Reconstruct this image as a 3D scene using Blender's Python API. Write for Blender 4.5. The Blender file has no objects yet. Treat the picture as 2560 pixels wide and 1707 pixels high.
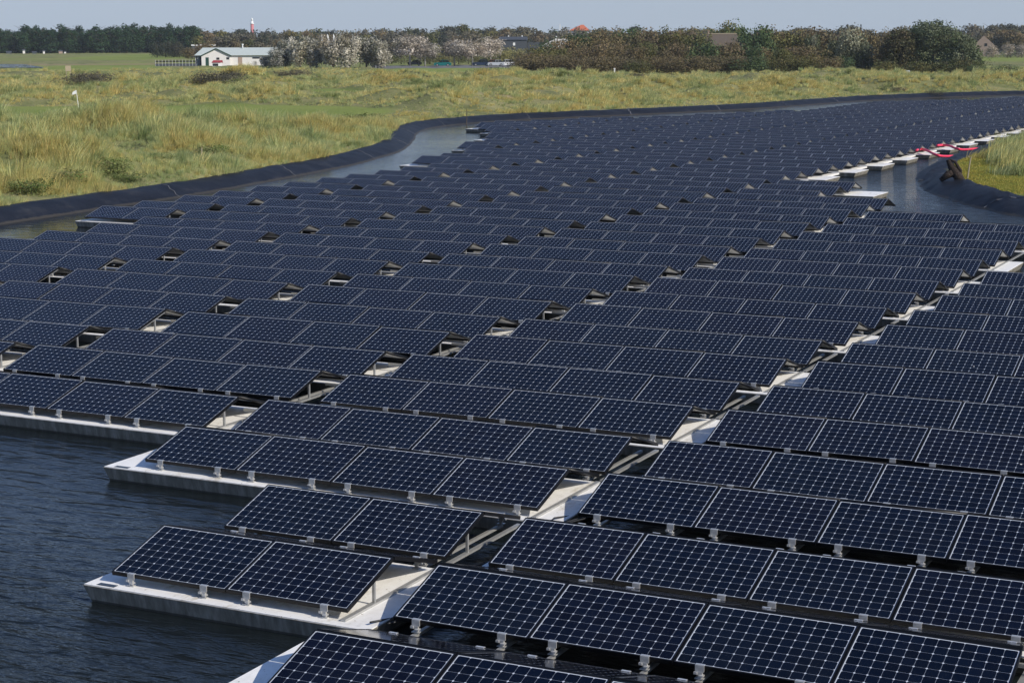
import bpy, bmesh, math, random
import numpy as np
from mathutils import Vector, Matrix, noise
PI=math.pi
rnd=random.Random(7)
scene=bpy.context.scene
COL=scene.collection
def R(d): return math.radians(d)

# ------------------------------------------------------------------ camera
F=4489.3; YAW=-0.45794; PIT=0.16781; ROL=-0.00175
CP=np.array([15.714,-15.398,6.223])
_fw=np.array([math.sin(YAW)*math.cos(PIT),math.cos(YAW)*math.cos(PIT),-math.sin(PIT)])
_rt=np.array([math.cos(YAW),-math.sin(YAW),0.0]); _up=np.cross(_rt,_fw)
_r2=_rt*math.cos(ROL)+_up*math.sin(ROL); _u2=-_rt*math.sin(ROL)+_up*math.cos(ROL)
def proj(P):
    d=np.asarray(P,float)-CP; z=d@_fw
    return 1280+F*(d@_r2)/z, 853.5-F*(d@_u2)/z, z
def at(px,dist,z=0.0):
    """ground point at a horizontal distance from the viewpoint, on the bearing of photo column px"""
    d=_fw*F+_r2*(px-1280)-_u2*(93-853.5); h=math.hypot(d[0],d[1])
    return Vector((CP[0]+d[0]/h*dist, CP[1]+d[1]/h*dist, z))
cd=bpy.data.cameras.new('camera'); cam=bpy.data.objects.new('camera',cd); COL.objects.link(cam)
cd.sensor_width=36; cd.lens=F/2560*36; cd.clip_start=.5; cd.clip_end=9000
m=Matrix(((_r2[0],_u2[0],-_fw[0],CP[0]),(_r2[1],_u2[1],-_fw[1],CP[1]),(_r2[2],_u2[2],-_fw[2],CP[2]),(0,0,0,1)))
cam.matrix_world=m; scene.camera=cam

# ------------------------------------------------------------------ materials
def mat(name,base=(.5,.5,.5),rough=.6,spec=.5,metal=0.0):
    m=bpy.data.materials.new(name); m.use_nodes=True
    b=m.node_tree.nodes['Principled BSDF']
    b.inputs['Base Color'].default_value=(*base,1); b.inputs['Roughness'].default_value=rough
    b.inputs['Specular IOR Level'].default_value=spec; b.inputs['Metallic'].default_value=metal
    return m
class NT:
    def __init__(s,m): s.m=m; s.t=m.node_tree; s.n=s.t.nodes; s.b=s.n.get('Principled BSDF')
    def add(s,typ,**kw):
        n=s.n.new(typ)
        for k,v in kw.items(): setattr(n,k,v)
        return n
    def link(s,a,b): s.t.links.new(a,b)
    def val(s,x,sock):
        if isinstance(x,(int,float)): sock.default_value=x
        elif isinstance(x,tuple): sock.default_value=x if len(x)==len(sock.default_value) else (*x,1)
        else: s.link(x,sock)
    def math(s,op,a,b=0.0,c=None,clamp=False):
        n=s.add('ShaderNodeMath',operation=op,use_clamp=clamp); s.val(a,n.inputs[0]); s.val(b,n.inputs[1])
        if c is not None: s.val(c,n.inputs[2])
        return n.outputs[0]
    def noise(s,vec,scale,detail=3,rough=.55,dist=0.0,out='Fac'):
        n=s.add('ShaderNodeTexNoise'); n.inputs['Scale'].default_value=scale; n.inputs['Detail'].default_value=detail
        n.inputs['Roughness'].default_value=rough; n.inputs['Distortion'].default_value=dist
        if vec is not None: s.link(vec,n.inputs['Vector'])
        return n.outputs[out]
    def ramp(s,fac,stops):
        n=s.add('ShaderNodeValToRGB'); e=n.color_ramp.elements
        while len(e)<len(stops): e.new(.5)
        for q,(p,c) in zip(e,stops): q.position=p; q.color=(*c,1) if len(c)==3 else c
        s.link(fac,n.inputs[0]); return n.outputs[0]
    def mix(s,f,a,b,blend='MIX'):
        n=s.add('ShaderNodeMix',data_type='RGBA',blend_type=blend)
        s.val(f,n.inputs[0]); s.val(a,n.inputs[6]); s.val(b,n.inputs[7]); return n.outputs[2]
    def bump(s,h,strength=.3,dist=.05):
        n=s.add('ShaderNodeBump'); n.inputs['Strength'].default_value=strength; n.inputs['Distance'].default_value=dist
        s.link(h,n.inputs['Height']); s.link(n.outputs[0],s.b.inputs['Normal']); return n
    def base(s,c): s.val(c,s.b.inputs['Base Color'])
    def mapping(s,vec,scale=(1,1,1),rot=(0,0,0)):
        n=s.add('ShaderNodeMapping'); n.inputs['Scale'].default_value=scale; n.inputs['Rotation'].default_value=rot
        s.link(vec,n.inputs[0]); return n.outputs[0]
    def pos(s): return s.add('ShaderNodeNewGeometry').outputs['Position']
    def obj(s): return s.add('ShaderNodeTexCoord').outputs['Object']

LP,WP=1.532,1.019          # outer frame of a panel
CW,CH=1.497,.984           # laminate that shows inside the frame
def panel_glass():
    m=mat('panel_glass',rough=.12,spec=.14); t=NT(m)
    uv=t.add('ShaderNodeUVMap').outputs[0]; sx=t.add('ShaderNodeSeparateXYZ'); t.link(uv,sx.inputs[0])
    mx=t.math('SUBTRACT',t.math('MULTIPLY',sx.outputs[0],CW),.009); my=t.math('SUBTRACT',t.math('MULTIPLY',sx.outputs[1],CH),.009)
    px,py=(CW-.018)/12,(CH-.018)/8
    fx=t.math('DIVIDE',mx,px); fy=t.math('DIVIDE',my,py)
    ax=t.math('MULTIPLY',t.math('ABSOLUTE',t.math('SUBTRACT',fx,t.math('ROUND',fx))),px)   # metres to nearest cell edge
    ay=t.math('MULTIPLY',t.math('ABSOLUTE',t.math('SUBTRACT',fy,t.math('ROUND',fy))),py)
    line=t.math('MAXIMUM',t.math('LESS_THAN',ax,.0012),t.math('LESS_THAN',ay,.0010))
    dia=t.math('LESS_THAN',t.math('ADD',ax,ay),.0135)
    o=dia
    bx=t.math('MAXIMUM',t.math('LESS_THAN',mx,.001),t.math('GREATER_THAN',mx,CW-.019))
    by=t.math('MAXIMUM',t.math('LESS_THAN',my,.001),t.math('GREATER_THAN',my,CH-.019))
    strong=t.math('MAXIMUM',o,t.math('MAXIMUM',bx,by))
    # small shade differences from cell to cell and panel to panel
    oi=t.add('ShaderNodeObjectInfo').outputs['Random']
    cx=t.add('ShaderNodeCombineXYZ'); t.link(t.math('FLOOR',fx),cx.inputs[0]); t.link(t.math('FLOOR',fy),cx.inputs[1]); t.link(t.math('MULTIPLY',oi,91.0),cx.inputs[2])
    at_=t.add('ShaderNodeAttribute',attribute_name='pid'); pv=t.add('ShaderNodeVectorMath',operation='ADD'); t.link(cx.outputs[0],pv.inputs[0]); 
    c2=t.add('ShaderNodeCombineXYZ'); t.link(at_.outputs['Fac'],c2.inputs[2]); t.link(c2.outputs[0],pv.inputs[1])
    wn=t.add('ShaderNodeTexWhiteNoise'); t.link(pv.outputs[0],wn.inputs['Vector'])
    cell=t.mix(wn.outputs['Value'],(.0006,.0018,.0070),(.0016,.0044,.0145))
    rid=t.math('FRACT',t.math('ADD',t.math('MULTIPLY',oi,7.31),t.math('MULTIPLY',at_.outputs['Fac'],.3713)))
    cell=t.mix(t.math('MULTIPLY',rid,.30),cell,t.mix(t.math('GREATER_THAN',t.math('FRACT',t.math('MULTIPLY',rid,13.7)),.5),(.0012,.0050,.0130),(.0042,.0032,.0120)))
    dirt=t.noise(t.pos(),2.3,4,.6)
    dust=t.math('MULTIPLY',t.math('ADD',t.math('SUBTRACT',dirt,.38,clamp=True),t.math('MULTIPLY',rid,.12)),.028)
    cell=t.mix(dust,cell,(.25,.25,.23))
    full=t.mix(strong,t.mix(line,cell,(.30,.33,.38)),(.50,.53,.58))
    vo=t.add('ShaderNodeTexVoronoi'); vo.inputs['Scale'].default_value=1.1; t.link(t.pos(),vo.inputs['Vector'])
    drop=t.math('MULTIPLY',t.math('LESS_THAN',t.math('ADD',vo.outputs['Distance'],t.math('MULTIPLY',t.noise(t.pos(),30,3),.03)),.032),t.math('GREATER_THAN',t.math('FRACT',t.math('MULTIPLY',vo.outputs['Color'],5.7))  ,.55))
    t.base(t.mix(drop,full,(.50,.49,.45)))
    rr=t.math('ADD',t.math('ADD',t.math('MULTIPLY',dirt,.08),t.math('MULTIPLY',rid,.05)),.03); t.link(rr,t.b.inputs['Roughness'])
    return m
M={}
M['glass']=panel_glass()
M['frame']=mat('black_frame',(.005,.005,.006),.42,.25)
M['back']=mat('panel_backsheet',(.55,.55,.53),.6)
m=mat('galvanised',(.42,.42,.41),.45,.5,.55); t=NT(m); t.base(t.mix(t.noise(t.obj(),14,3),(.32,.32,.31),(.56,.56,.54))); M['alu']=m
m=mat('clamp_metal',(.5,.5,.5),.35,.5,.5); t=NT(m); t.base(t.mix(t.noise(t.obj(),40,3),(.4,.4,.4),(.72,.72,.7))); M['clamp']=m
m=mat('white_coating',(.7,.7,.67),.55); t=NT(m); p_=t.pos()
a=t.noise(p_,1.1,5,.65); b=t.noise(p_,9,4,.7)
c=t.ramp(t.math('ADD',t.math('MULTIPLY',a,.6),t.math('MULTIPLY',b,.4)),[(.3,(.50,.48,.44)),(.42,(.74,.72,.68)),(.6,(.84,.83,.80))]); sp_=t.ramp(t.noise(p_,23,2,.5),[(.70,(1,1,1)),(.74,(.45,.40,.33))]); st_=t.ramp(t.noise(t.mapping(p_,(1,.35,1)),3.1,5,.75),[(.56,(1,1,1)),(.66,(.74,.70,.62))]); t.base(t.mix(1.0,t.mix(1.0,c,sp_,'MULTIPLY'),st_,'MULTIPLY')); t.bump(b,.15,.01); M['deck']=m
m=mat('hull_concrete',(.2,.19,.17),.85); t=NT(m); p_=t.pos()
a=t.noise(t.mapping(p_,(1,1,.12)),7,4,.7); b=t.noise(p_,2,3); sz=t.add('ShaderNodeSeparateXYZ'); t.link(p_,sz.inputs[0])
c=t.ramp(a,[(.3,(.11,.10,.078)),(.5,(.20,.185,.15)),(.68,(.33,.31,.265))])
c=t.mix(t.math('MULTIPLY',t.math('LESS_THAN',sz.outputs[2],.028),.75),c,(.02,.018,.012))   # wet algae line
t.base(c); t.bump(a,.3,.01); M['hull']=m
M['cable']=mat('cable_rubber',(.012,.012,.012),.5)
def water_mat():
    m=mat('pond_water',(.008,.011,.010),.03,.5); t=NT(m); t.b.inputs['IOR'].default_value=1.33
    p_=t.pos()
    w0=t.noise(t.mapping(p_,(.8,2.2,1),(0,0,.42)),1.0,2,.5,.3)
    w1=t.noise(t.mapping(p_,(1.0,2.6,1),(0,0,.42)),1.7,2,.45,.5)
    w2=t.noise(t.mapping(p_,(1.3,3.2,1),(0,0,.12)),6.5,3,.55,.3)
    calm=t.ramp(t.noise(p_,.055,2,.5),[(.42,(.35,)*3),(.6,(1,)*3)])
    h=t.math('ADD',t.math('MULTIPLY',w0,1.3),t.math('ADD',w1,t.math('MULTIPLY',w2,.25)))
    sx=t.add('ShaderNodeSeparateXYZ'); t.link(p_,sx.inputs[0]); lee=t.add('ShaderNodeMapRange'); t.link(sx.outputs[0],lee.inputs[0]); lee.inputs[1].default_value=-23; lee.inputs[2].default_value=-12; lee.inputs[3].default_value=.16; lee.inputs[4].default_value=1.0
    h=t.math('MULTIPLY',h,lee.outputs[0]); h=t.math('MULTIPLY',h,calm)
    t.bump(h,1.0,.12)
    murk=t.noise(p_,.12,3); t.base(t.mix(murk,(.004,.006,.008),(.014,.019,.020)))
    return m
M['water']=water_mat()
m=mat('pond_liner',(.02,.023,.03),.55,.18); t=NT(m); p_=t.pos()
a=t.noise(t.mapping(p_,(1,1,2)),.8,4,.65); b=t.noise(p_,5,4,.7)
lc=(t.ramp(t.math('ADD',t.math('MULTIPLY',a,.7),t.math('MULTIPLY',b,.3)),[(.3,(.005,.006,.009)),(.55,(.012,.014,.020)),(.78,(.042,.042,.044))])); sz=t.add('ShaderNodeSeparateXYZ'); t.link(p_,sz.inputs[0]); md_=t.math('LESS_THAN',sz.outputs[2],t.math('ADD',t.math('MULTIPLY',b,.10),.015)); t.base(t.mix(t.math('MULTIPLY',md_,.6),lc,(.06,.052,.038))); t.bump(b,.35,.03)
M['liner']=m
M['seam']=mat('liner_seam',(.16,.16,.165),.6)
def ground_mat():
    m=mat('dune_turf',(.1,.1,.04),.95,.1); t=NT(m); p_=t.pos()
    z=t.add('ShaderNodeAttribute',attribute_name='zone'); s=t.add('ShaderNodeSeparateColor'); t.link(z.outputs['Color'],s.inputs[0])
    n1=t.noise(p_,.05,4,.6); n2=t.noise(p_,.45,5,.7); n3=t.noise(p_,3.5,4,.7)
    dune=t.ramp(t.math('ADD',t.math('MULTIPLY',n2,.6),t.math('MULTIPLY',n1,.4)),[(.3,(.075,.085,.035)),(.45,(.15,.16,.065)),(.56,(.23,.215,.10)),(.7,(.31,.27,.15))])
    lawn=t.ramp(t.math('ADD',t.math('MULTIPLY',n1,.5),t.math('MULTIPLY',n3,.5)),[(.3,(.12,.165,.035)),(.5,(.185,.225,.055)),(.7,(.27,.29,.085))])
    soil=t.ramp(n3,[(.3,(.20,.15,.085)),(.7,(.34,.26,.17))])
    road=t.ramp(n3,[(.3,(.12,.12,.12)),(.7,(.19,.19,.19))])
    c=t.mix(s.outputs[0],dune,lawn); c=t.mix(s.outputs[1],c,soil); c=t.mix(s.outputs[2],c,road)
    t.base(t.mix(.35,c,t.mix(n3,(.6,.6,.6),(1.35,1.35,1.35)),'MULTIPLY')); t.bump(n3,.6,.12); return m
M['ground']=ground_mat()
def leaf_mat(name,trans=.25):
    m=mat(name,rough=.7,spec=.2); t=NT(m)
    a=t.add('ShaderNodeAttribute',attribute_name='tint').outputs['Color']
    r=t.add('ShaderNodeObjectInfo').outputs['Random']
    k=t.mix(r,(.82,.84,.86),(1.18,1.13,1.06)); col=t.mix(1.0,a,k,'MULTIPLY'); t.base(col)
    tr=t.add('ShaderNodeBsdfTranslucent'); t.link(col,tr.inputs[0])
    mx=t.add('ShaderNodeMixShader'); mx.inputs[0].default_value=trans
    t.link(t.b.outputs[0],mx.inputs[1]); t.link(tr.outputs[0],mx.inputs[2]); t.link(mx.outputs[0],t.n['Material Output'].inputs[0]); return m
M['leaf']=leaf_mat('foliage')
def grass_mat():
    m=mat('marram_grass',rough=.75,spec=.15); t=NT(m)
    a=t.add('ShaderNodeAttribute',attribute_name='tint').outputs['Color']; p_=t.pos()
    n1=t.noise(p_,.17,4,.65); n2=t.noise(p_,.7,3,.6); r=t.add('ShaderNodeObjectInfo').outputs['Random']
    f=t.math('ADD',t.math('MULTIPLY',n1,.65),t.math('ADD',t.math('MULTIPLY',n2,.25),t.math('MULTIPLY',r,.10)))
    k=t.ramp(f,[(.36,(.38,.46,.30)),(.42,(.64,.78,.68)),(.48,(.94,1.04,.94)),(.53,(1.12,1.08,.86)),(.58,(.88,.80,.58)),(.64,(1.20,1.12,.86)),(.70,(.66,.72,.5))])
    col=t.mix(1.0,a,k,'MULTIPLY'); t.base(col)
    tr=t.add('ShaderNodeBsdfTranslucent'); t.link(col,tr.inputs[0]); mx=t.add('ShaderNodeMixShader'); mx.inputs[0].default_value=.35
    t.link(t.b.outputs[0],mx.inputs[1]); t.link(tr.outputs[0],mx.inputs[2]); t.link(mx.outputs[0],t.n['Material Output'].inputs[0]); return m
M['grass']=grass_mat()
m=mat('bark',(.10,.08,.06),.9); t=NT(m); t.base(t.ramp(t.noise(t.mapping(t.obj(),(1,1,.2)),6,4),[(.3,(.045,.035,.025)),(.7,(.16,.13,.10))])); M['bark']=m
M['pale_bark']=mat('pale_bark',(.36,.34,.30),.9)
m=mat('white_boards',(.72,.68,.66),.7); t=NT(m); t.base(t.mix(t.noise(t.obj(),1.3,4),(.58,.55,.53),(.80,.77,.74))); M['wall']=m
m=mat('pale_roof_sheet',(.40,.44,.42),.6); t=NT(m); t.base(t.mix(t.noise(t.mapping(t.obj(),(3,.3,1)),2,4),(.36,.41,.39),(.50,.54,.51))); M['roof']=m
M['dgreen']=mat('dark_green_paint',(.012,.05,.035),.5)
M['redroof']=mat('red_roof',(.26,.035,.04),.7)
M['dark']=mat('dark_opening',(.015,.017,.02),.3)
M['orange']=mat('orange_tiles',(.48,.13,.06),.8)
M['thatch']=mat('thatch',(.11,.088,.07),.95)
M['greyclad']=mat('grey_cladding',(.05,.058,.07),.7)
M['brick']=mat('pinkish_brick',(.34,.25,.20),.85)
M['red']=mat('red_hose',(.78,.04,.10),.5)
M['lh_red']=mat('lighthouse_hazed_red',(.50,.17,.18),.8)  # red paled in the colour itself to imitate distance haze
M['white']=mat('white_paint',(.78,.78,.77),.5)
M['wood']=mat('weathered_wood',(.36,.30,.20),.85)
M['tyre']=mat('tyre',(.012,.012,.012),.8)
M['carglass']=mat('car_glass',(.012,.015,.018),.08,.6)
m=mat('driftwood',(.05,.035,.025),.9); t=NT(m); n=t.noise(t.mapping(t.obj(),(6,6,1.5)),6,5,.7); t.base(t.ramp(n,[(.42,(.010,.006,.004)),(.6,(.04,.025,.018)),(.76,(.30,.25,.19))])); t.bump(n,.8,.05); M['drift']=m

# ------------------------------------------------------------------ object helpers
def tag(o,label=None,cat=None,group=None,kind=None):
    for k,v in (('label',label),('category',cat),('group',group),('kind',kind)):
        if v: o[k]=v
    return o
def empty(name,loc=(0,0,0),rotz=0.0,rot=None):
    o=bpy.data.objects.new(name,None); o.empty_display_size=.2; COL.objects.link(o); o.location=loc
    o.rotation_euler=rot if rot else (0,0,rotz); return o
def link(name,me,parent=None,loc=None,rotz=0):
    o=bpy.data.objects.new(name,me); COL.objects.link(o)
    if parent: o.parent=parent
    if loc is not None: o.location=loc
    if rotz: o.rotation_euler=(0,0,rotz)
    return o
class MB:
    def __init__(s): s.v=[]; s.f=[]; s.mi=[]
    def add(s,vs,fs,mi=0):
        n=len(s.v); s.v+= [tuple(v) for v in vs]; s.f+=[tuple(i+n for i in f) for f in fs]; s.mi+=[mi]*len(fs); return s
    def box(s,a,b,mi=0):
        x0,y0,z0=a; x1,y1,z1=b
        return s.add([(x0,y0,z0),(x1,y0,z0),(x1,y1,z0),(x0,y1,z0),(x0,y0,z1),(x1,y0,z1),(x1,y1,z1),(x0,y1,z1)],
            [(0,3,2,1),(4,5,6,7),(0,1,5,4),(1,2,6,5),(2,3,7,6),(3,0,4,7)],mi)
    def bar(s,p,q,w,h=None,mi=0):
        p=Vector(p);q=Vector(q);h=h or w; d=(q-p).normalized(); up=Vector((0,0,1)) if abs(d.z)<.95 else Vector((0,1,0))
        a=d.cross(up).normalized()*w/2; b=a.cross(d).normalized()*h/2
        return s.add([p-a-b,p+a-b,p+a+b,p-a+b,q-a-b,q+a-b,q+a+b,q-a+b],[(0,3,2,1),(4,5,6,7),(0,1,5,4),(1,2,6,5),(2,3,7,6),(3,0,4,7)],mi)
    def tube(s,pts,rad,n=8,mi=0,cap=True):
        pts=[Vector(p) for p in pts]; rad=rad if isinstance(rad,(list,tuple)) else [rad]*len(pts); base=len(s.v)
        for i,p in enumerate(pts):
            d=(pts[min(i+1,len(pts)-1)]-pts[max(i-1,0)]).normalized(); up=Vector((0,0,1)) if abs(d.z)<.9 else Vector((1,0,0))
            a=d.cross(up).normalized(); b=a.cross(d).normalized()
            for j in range(n):
                t=2*PI*j/n; s.v.append(tuple(p+(a*math.cos(t)+b*math.sin(t))*rad[i]))
        for i in range(len(pts)-1):
            for j in range(n):
                s.f.append((base+i*n+j,base+i*n+(j+1)%n,base+(i+1)*n+(j+1)%n,base+(i+1)*n+j)); s.mi.append(mi)
        if cap:
            s.f.append(tuple(base+j for j in range(n))[::-1]); s.mi.append(mi)
            s.f.append(tuple(base+(len(pts)-1)*n+j for j in range(n))); s.mi.append(mi)
        return s
    def mesh(s,name,mats,smooth=False):
        me=bpy.data.meshes.new(name); me.from_pydata(s.v,[],s.f); 
        for m in (mats if isinstance(mats,(list,tuple)) else [mats]): me.materials.append(m)
        if len(s.f): me.polygons.foreach_set('material_index',s.mi)
        if smooth: me.polygons.foreach_set('use_smooth',[True]*len(s.f))
        me.update(); return me
    def build(s,name,mats,parent=None,smooth=False,loc=None,rotz=0): return link(name,s.mesh(name,mats,smooth),parent,loc,rotz)
ORD=['','first','second','third','fourth','fifth','sixth','seventh','eighth','ninth','tenth','eleventh','twelfth','thirteenth','fourteenth','fifteenth','sixteenth','seventeenth','eighteenth','nineteenth','twentieth']
def ordn(n):
    if n<=20: return ORD[n]
    s={1:'st',2:'nd',3:'rd'}.get(n%10,'th'); return f'{n}{s}'

# ------------------------------------------------------------------ pond outline and terrain
LEFTFAR=[(-25.6,24.1),(-26.2,28.1),(-26.6,31.3),(-27.0,36.4),(-27.4,43.8),(-29.3,54.3),(-30.7,61.7),(-32.4,66.9),(-33.5,70.7),(-38.1,80.4),(-42.0,87.5),(-44.6,94.0),(-45.4,99.5),(-45.0,107.0),(-41.4,116.4),(-37.9,125.5),(-34.6,137.0),(-33.0,149.7),(-31.6,160.1),(-27.1,171.9),(-20.7,182.9),(-14.1,190.6)]
OFF1=[(0,193),(11,186),(9,160),(-1,138)]
PEN=[(-5.2,120.3),(-5.7,101.4),(-5.1,86.5),(-4.7,77.9),(-4.8,74.6),(-4.3,68.3),(-3.4,64.0),(-1.9,58.9),(-0.6,55.9),(1.1,52.6),(2.9,50.0),(4.2,48.2),(7.5,42.8)]
OFF2=[(13,39),(20,33),(32,27),(36,10),(33,-7),(15,-10.5),(-6,-11),(-20,2)]
def smooth_poly(P,it=2):
    P=[np.array(p,float) for p in P]
    for _ in range(it):
        Q=[]
        for i in range(len(P)):
            a=P[i]; b=P[(i+1)%len(P)]; Q+= [a*.75+b*.25,a*.25+b*.75]
        P=Q
    return np.array(P)
POND=smooth_poly(LEFTFAR+OFF1+PEN+OFF2,2)
def sdist(X,Y,poly=POND):
    """signed distance to a closed outline, positive outside"""
    X=np.asarray(X,float); Y=np.asarray(Y,float); D=np.full(X.shape,1e9); ins=np.zeros(X.shape,bool)
    for i in range(len(poly)):
        a=poly[i-1]; b=poly[i]; e=b-a; L=e@e+1e-12
        t=np.clip(((X-a[0])*e[0]+(Y-a[1])*e[1])/L,0,1)
        D=np.minimum(D,np.hypot(X-a[0]-t*e[0],Y-a[1]-t*e[1]))
        c=((a[1]>Y)!=(b[1]>Y)); xi=(b[0]-a[0])*(Y-a[1])/((b[1]-a[1]) if abs(b[1]-a[1])>1e-9 else 1e-9)+a[0]
        ins^=(c&(X<xi))
    return np.where(ins,-D,D)
G=[smooth_poly(g,2) for g in (
 [(-97,88),(-97,93),(-87.8,100.5),(-79.8,105.5),(-67.6,110.8),(-58.8,109.5),(-53.5,105.4),(-50.7,94.4),(-52.5,89.0),(-55.6,88.0),(-60,91.0),(-66.9,93.9),(-69.6,88.5),(-72.6,83.5),(-78,80),(-90,82)],
 [(-86.5,137.5),(-91.3,150.8),(-87.3,152.5),(-78.9,143.6),(-73.8,132.0),(-78.4,130.1)],
 [(-250.8,285.8),(-283.0,333.8),(-309.5,404.0),(-264.8,354.3),(-237.6,324.5),(-225.1,275.6)],
 [(-393.8,465.4),(-442.6,563.1),(-488.4,685.9),(-401.2,575.1),(-330.8,441.4),(-336.4,419.5)],
 [(-71.2,211.8),(-73.7,226.3),(-69.0,228.2),(-60.7,208.9),(-58.7,192.5),(-63.6,194.6)],
 [(-190,323.1),(-172,357.3),(-143.9,322.3),(-143,293.0),(-158.4,284.5)])]
ROAD=np.array([tuple(at(x,d))[:2] for x,d in ((930,405),(1340,405),(1340,446),(930,446))])
PENLAWN=smooth_poly([(-8,82),(-8,66),(-4,55),(1,47),(7,38),(15,34),(30,44),(26,70),(8,80),(-1,84)],1)
EASTLAWN=np.array([tuple(at(x,d))[:2] for x,d in ((2430,520),(2750,520),(2800,900),(2430,900))])
def sm(a,b,x): t=np.clip((x-a)/(b-a),0,1); return t*t*(3-2*t)
BUMPS=[(at(2610,84),2.0,5,4),(at(256,97),1.6,3.2,4.0),(at(700,112),.4,3,8),(at(470,140),1.1,6,12),(at(120,175),1.3,7,16),(at(620,190),1.2,8,16),(at(1400,205),1.5,7,14),(at(1180,200),.3,6,12),(at(2050,235),1.4,7,11),(at(2300,250),1.5,7,15),(at(1900,230),.9,6,10),(at(1650,190),.5,6,10),(at(2520,225),1.2,6,14),(at(900,225),.8,7,15),(at(600,330),1.2,9,25),(at(1150,250),.3,8,16),(at(1430,270),.7,9,14),(at(2130,290),1.2,7,14),(at(1850,280),1.0,6,12),(at(350,240),1.2,8,20),(at(90,330),1.4,10,22)]
_hr=random.Random(41)
def _hummocks():
    out=[]
    while len(out)<130:
        px=_hr.uniform(-60,2640); d=_hr.uniform(70,262); c=at(px,d); a=np.array([c.x]),np.array([c.y])
        if sdist(*a)[0]<5 or min(sdist(*a,g)[0] for g in G)<5 or sdist(*a,PENLAWN)[0]<5: continue
        big=_hr.random()**1.6; near=d<130
        out.append((c,(.35+1.0*big)*(.85 if near else 1.15),_hr.uniform(1.5,3.2),_hr.uniform(2.2,5.5)))
    return out
BUMPS+=_hummocks()
def lawnmask(X,Y):
    m=np.zeros(np.shape(X))
    for g in G: m=np.maximum(m,1-sm(-.6,1.4,sdist(X,Y,g)))
    m=np.maximum(m,1-sm(-3,3,sdist(X,Y,EASTLAWN)))
    return m
def heights(X,Y):
    X=np.asarray(X,float); Y=np.asarray(Y,float)
    d=np.hypot(X-CP[0],Y-CP[1]); s=sdist(X,Y)
    n1=np.array([noise.noise((x*.055,y*.055,3.1)) for x,y in zip(X.ravel(),Y.ravel())]).reshape(X.shape)
    n2=np.array([noise.noise((x*.14,y*.14,8.7)) for x,y in zip(X.ravel(),Y.ravel())]).reshape(X.shape)
    n3=np.array([noise.noise((x*.55,y*.55,1.7)) for x,y in zip(X.ravel(),Y.ravel())]).reshape(X.shape)
    rise=sm(1.6,12,s)
    base=.42+.22*rise
    base=base*(1-sm(185,330,d))-.6*sm(185,330,d)
    amp=rise*(1-sm(260,420,d))*(.30+.70*sm(0,16,np.minimum(sdist(X,Y,G[0]),sdist(X,Y,G[1]))))
    n4=np.array([noise.noise((x*.38+3,y*.38,6.1)) for x,y in zip(X.ravel(),Y.ravel())]).reshape(X.shape)
    h=base+amp*(.45*n1+1.15*n2)+(.62*n4+.16*n3)*np.clip(rise+.15,0,1)*(.45+.55*sm(0,10,sdist(X,Y,G[0])))*(1-.5*sm(250,400,d))
    for c,a,r1,r2 in BUMPS:
        v=np.array([c.x-CP[0],c.y-CP[1]]); v/=np.hypot(*v); dx=X-c.x; dy=Y-c.y
        al=(dx*v[0]+dy*v[1])/r1; ac=(-dx*v[1]+dy*v[0])/r2
        h=h+a*.55*np.exp(-(al**2+ac**2))
    lm=lawnmask(X,Y); h=h*(1-lm)+(base+.02+.10*n1)*lm
    pl=1-sm(-1.5,2.5,sdist(X,Y,PENLAWN)); h=h*(1-pl)+(.42+.14*sm(1,9,s)+.04*n3)*pl
    # pond side
    edge=-1.3*sm(0,4,-s)+np.where(s>0,.40*sm(0,1.25,s),0)-.10
    k=sm(1.1,1.9,s); h=np.where(s<1.1,edge,edge*(1-k)+h*k)
    return h
def hz(x,y): return float(heights(np.array([x]),np.array([y]))[0])
VA=math.atan2(_fw[0],_fw[1])   # bearing of view
az=np.concatenate([np.radians(np.arange(-75,-20,2.5)),np.radians(np.arange(-20,20.01,.125)),np.radians(np.arange(22.5,76,2.5))])
rr=np.concatenate([np.arange(4,48,2.0),np.arange(48,128,.5),np.arange(128,215,1.0),215*1.018**np.arange(0,152)])
A,Rr=np.meshgrid(az+VA,rr); X=CP[0]+np.sin(A)*Rr; Y=CP[1]+np.cos(A)*Rr
Z=heights(X,Y); lm=lawnmask(X,Y); pl=1-sm(-1.5,2.5,sdist(X,Y,PENLAWN)); rd=1-sm(-.5,.5,sdist(X,Y,ROAD))
def spots(X,Y,L):
    o=np.zeros(np.shape(X))
    for x,d,a,b in L:
        c=at(x,d); v=np.array([c.x-CP[0],c.y-CP[1]]); v/=np.hypot(*v); dx=X-c.x; dy=Y-c.y
        q=((dx*v[0]+dy*v[1])/a)**2+((-dx*v[1]+dy*v[0])/b)**2; o=np.maximum(o,1-sm(.5,1.3,q))
    return o
SOIL=[(520,84,1.3,.8),(300,68,1.0,1.0),(400,71,.9,1.2),(1330,160,1.5,5),(470,205,2.5,2.5),(230,480,14,30),(800,128,1.4,4)]
so=spots(X,Y,SOIL)*(sdist(X,Y)>3)*.8
nr,nc=X.shape; vs=np.stack([X.ravel(),Y.ravel(),Z.ravel()],1)
idx=np.arange(nr*nc).reshape(nr,nc); q=np.stack([idx[:-1,:-1],idx[:-1,1:],idx[1:,1:],idx[1:,:-1]],-1).reshape(-1,4)
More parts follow.
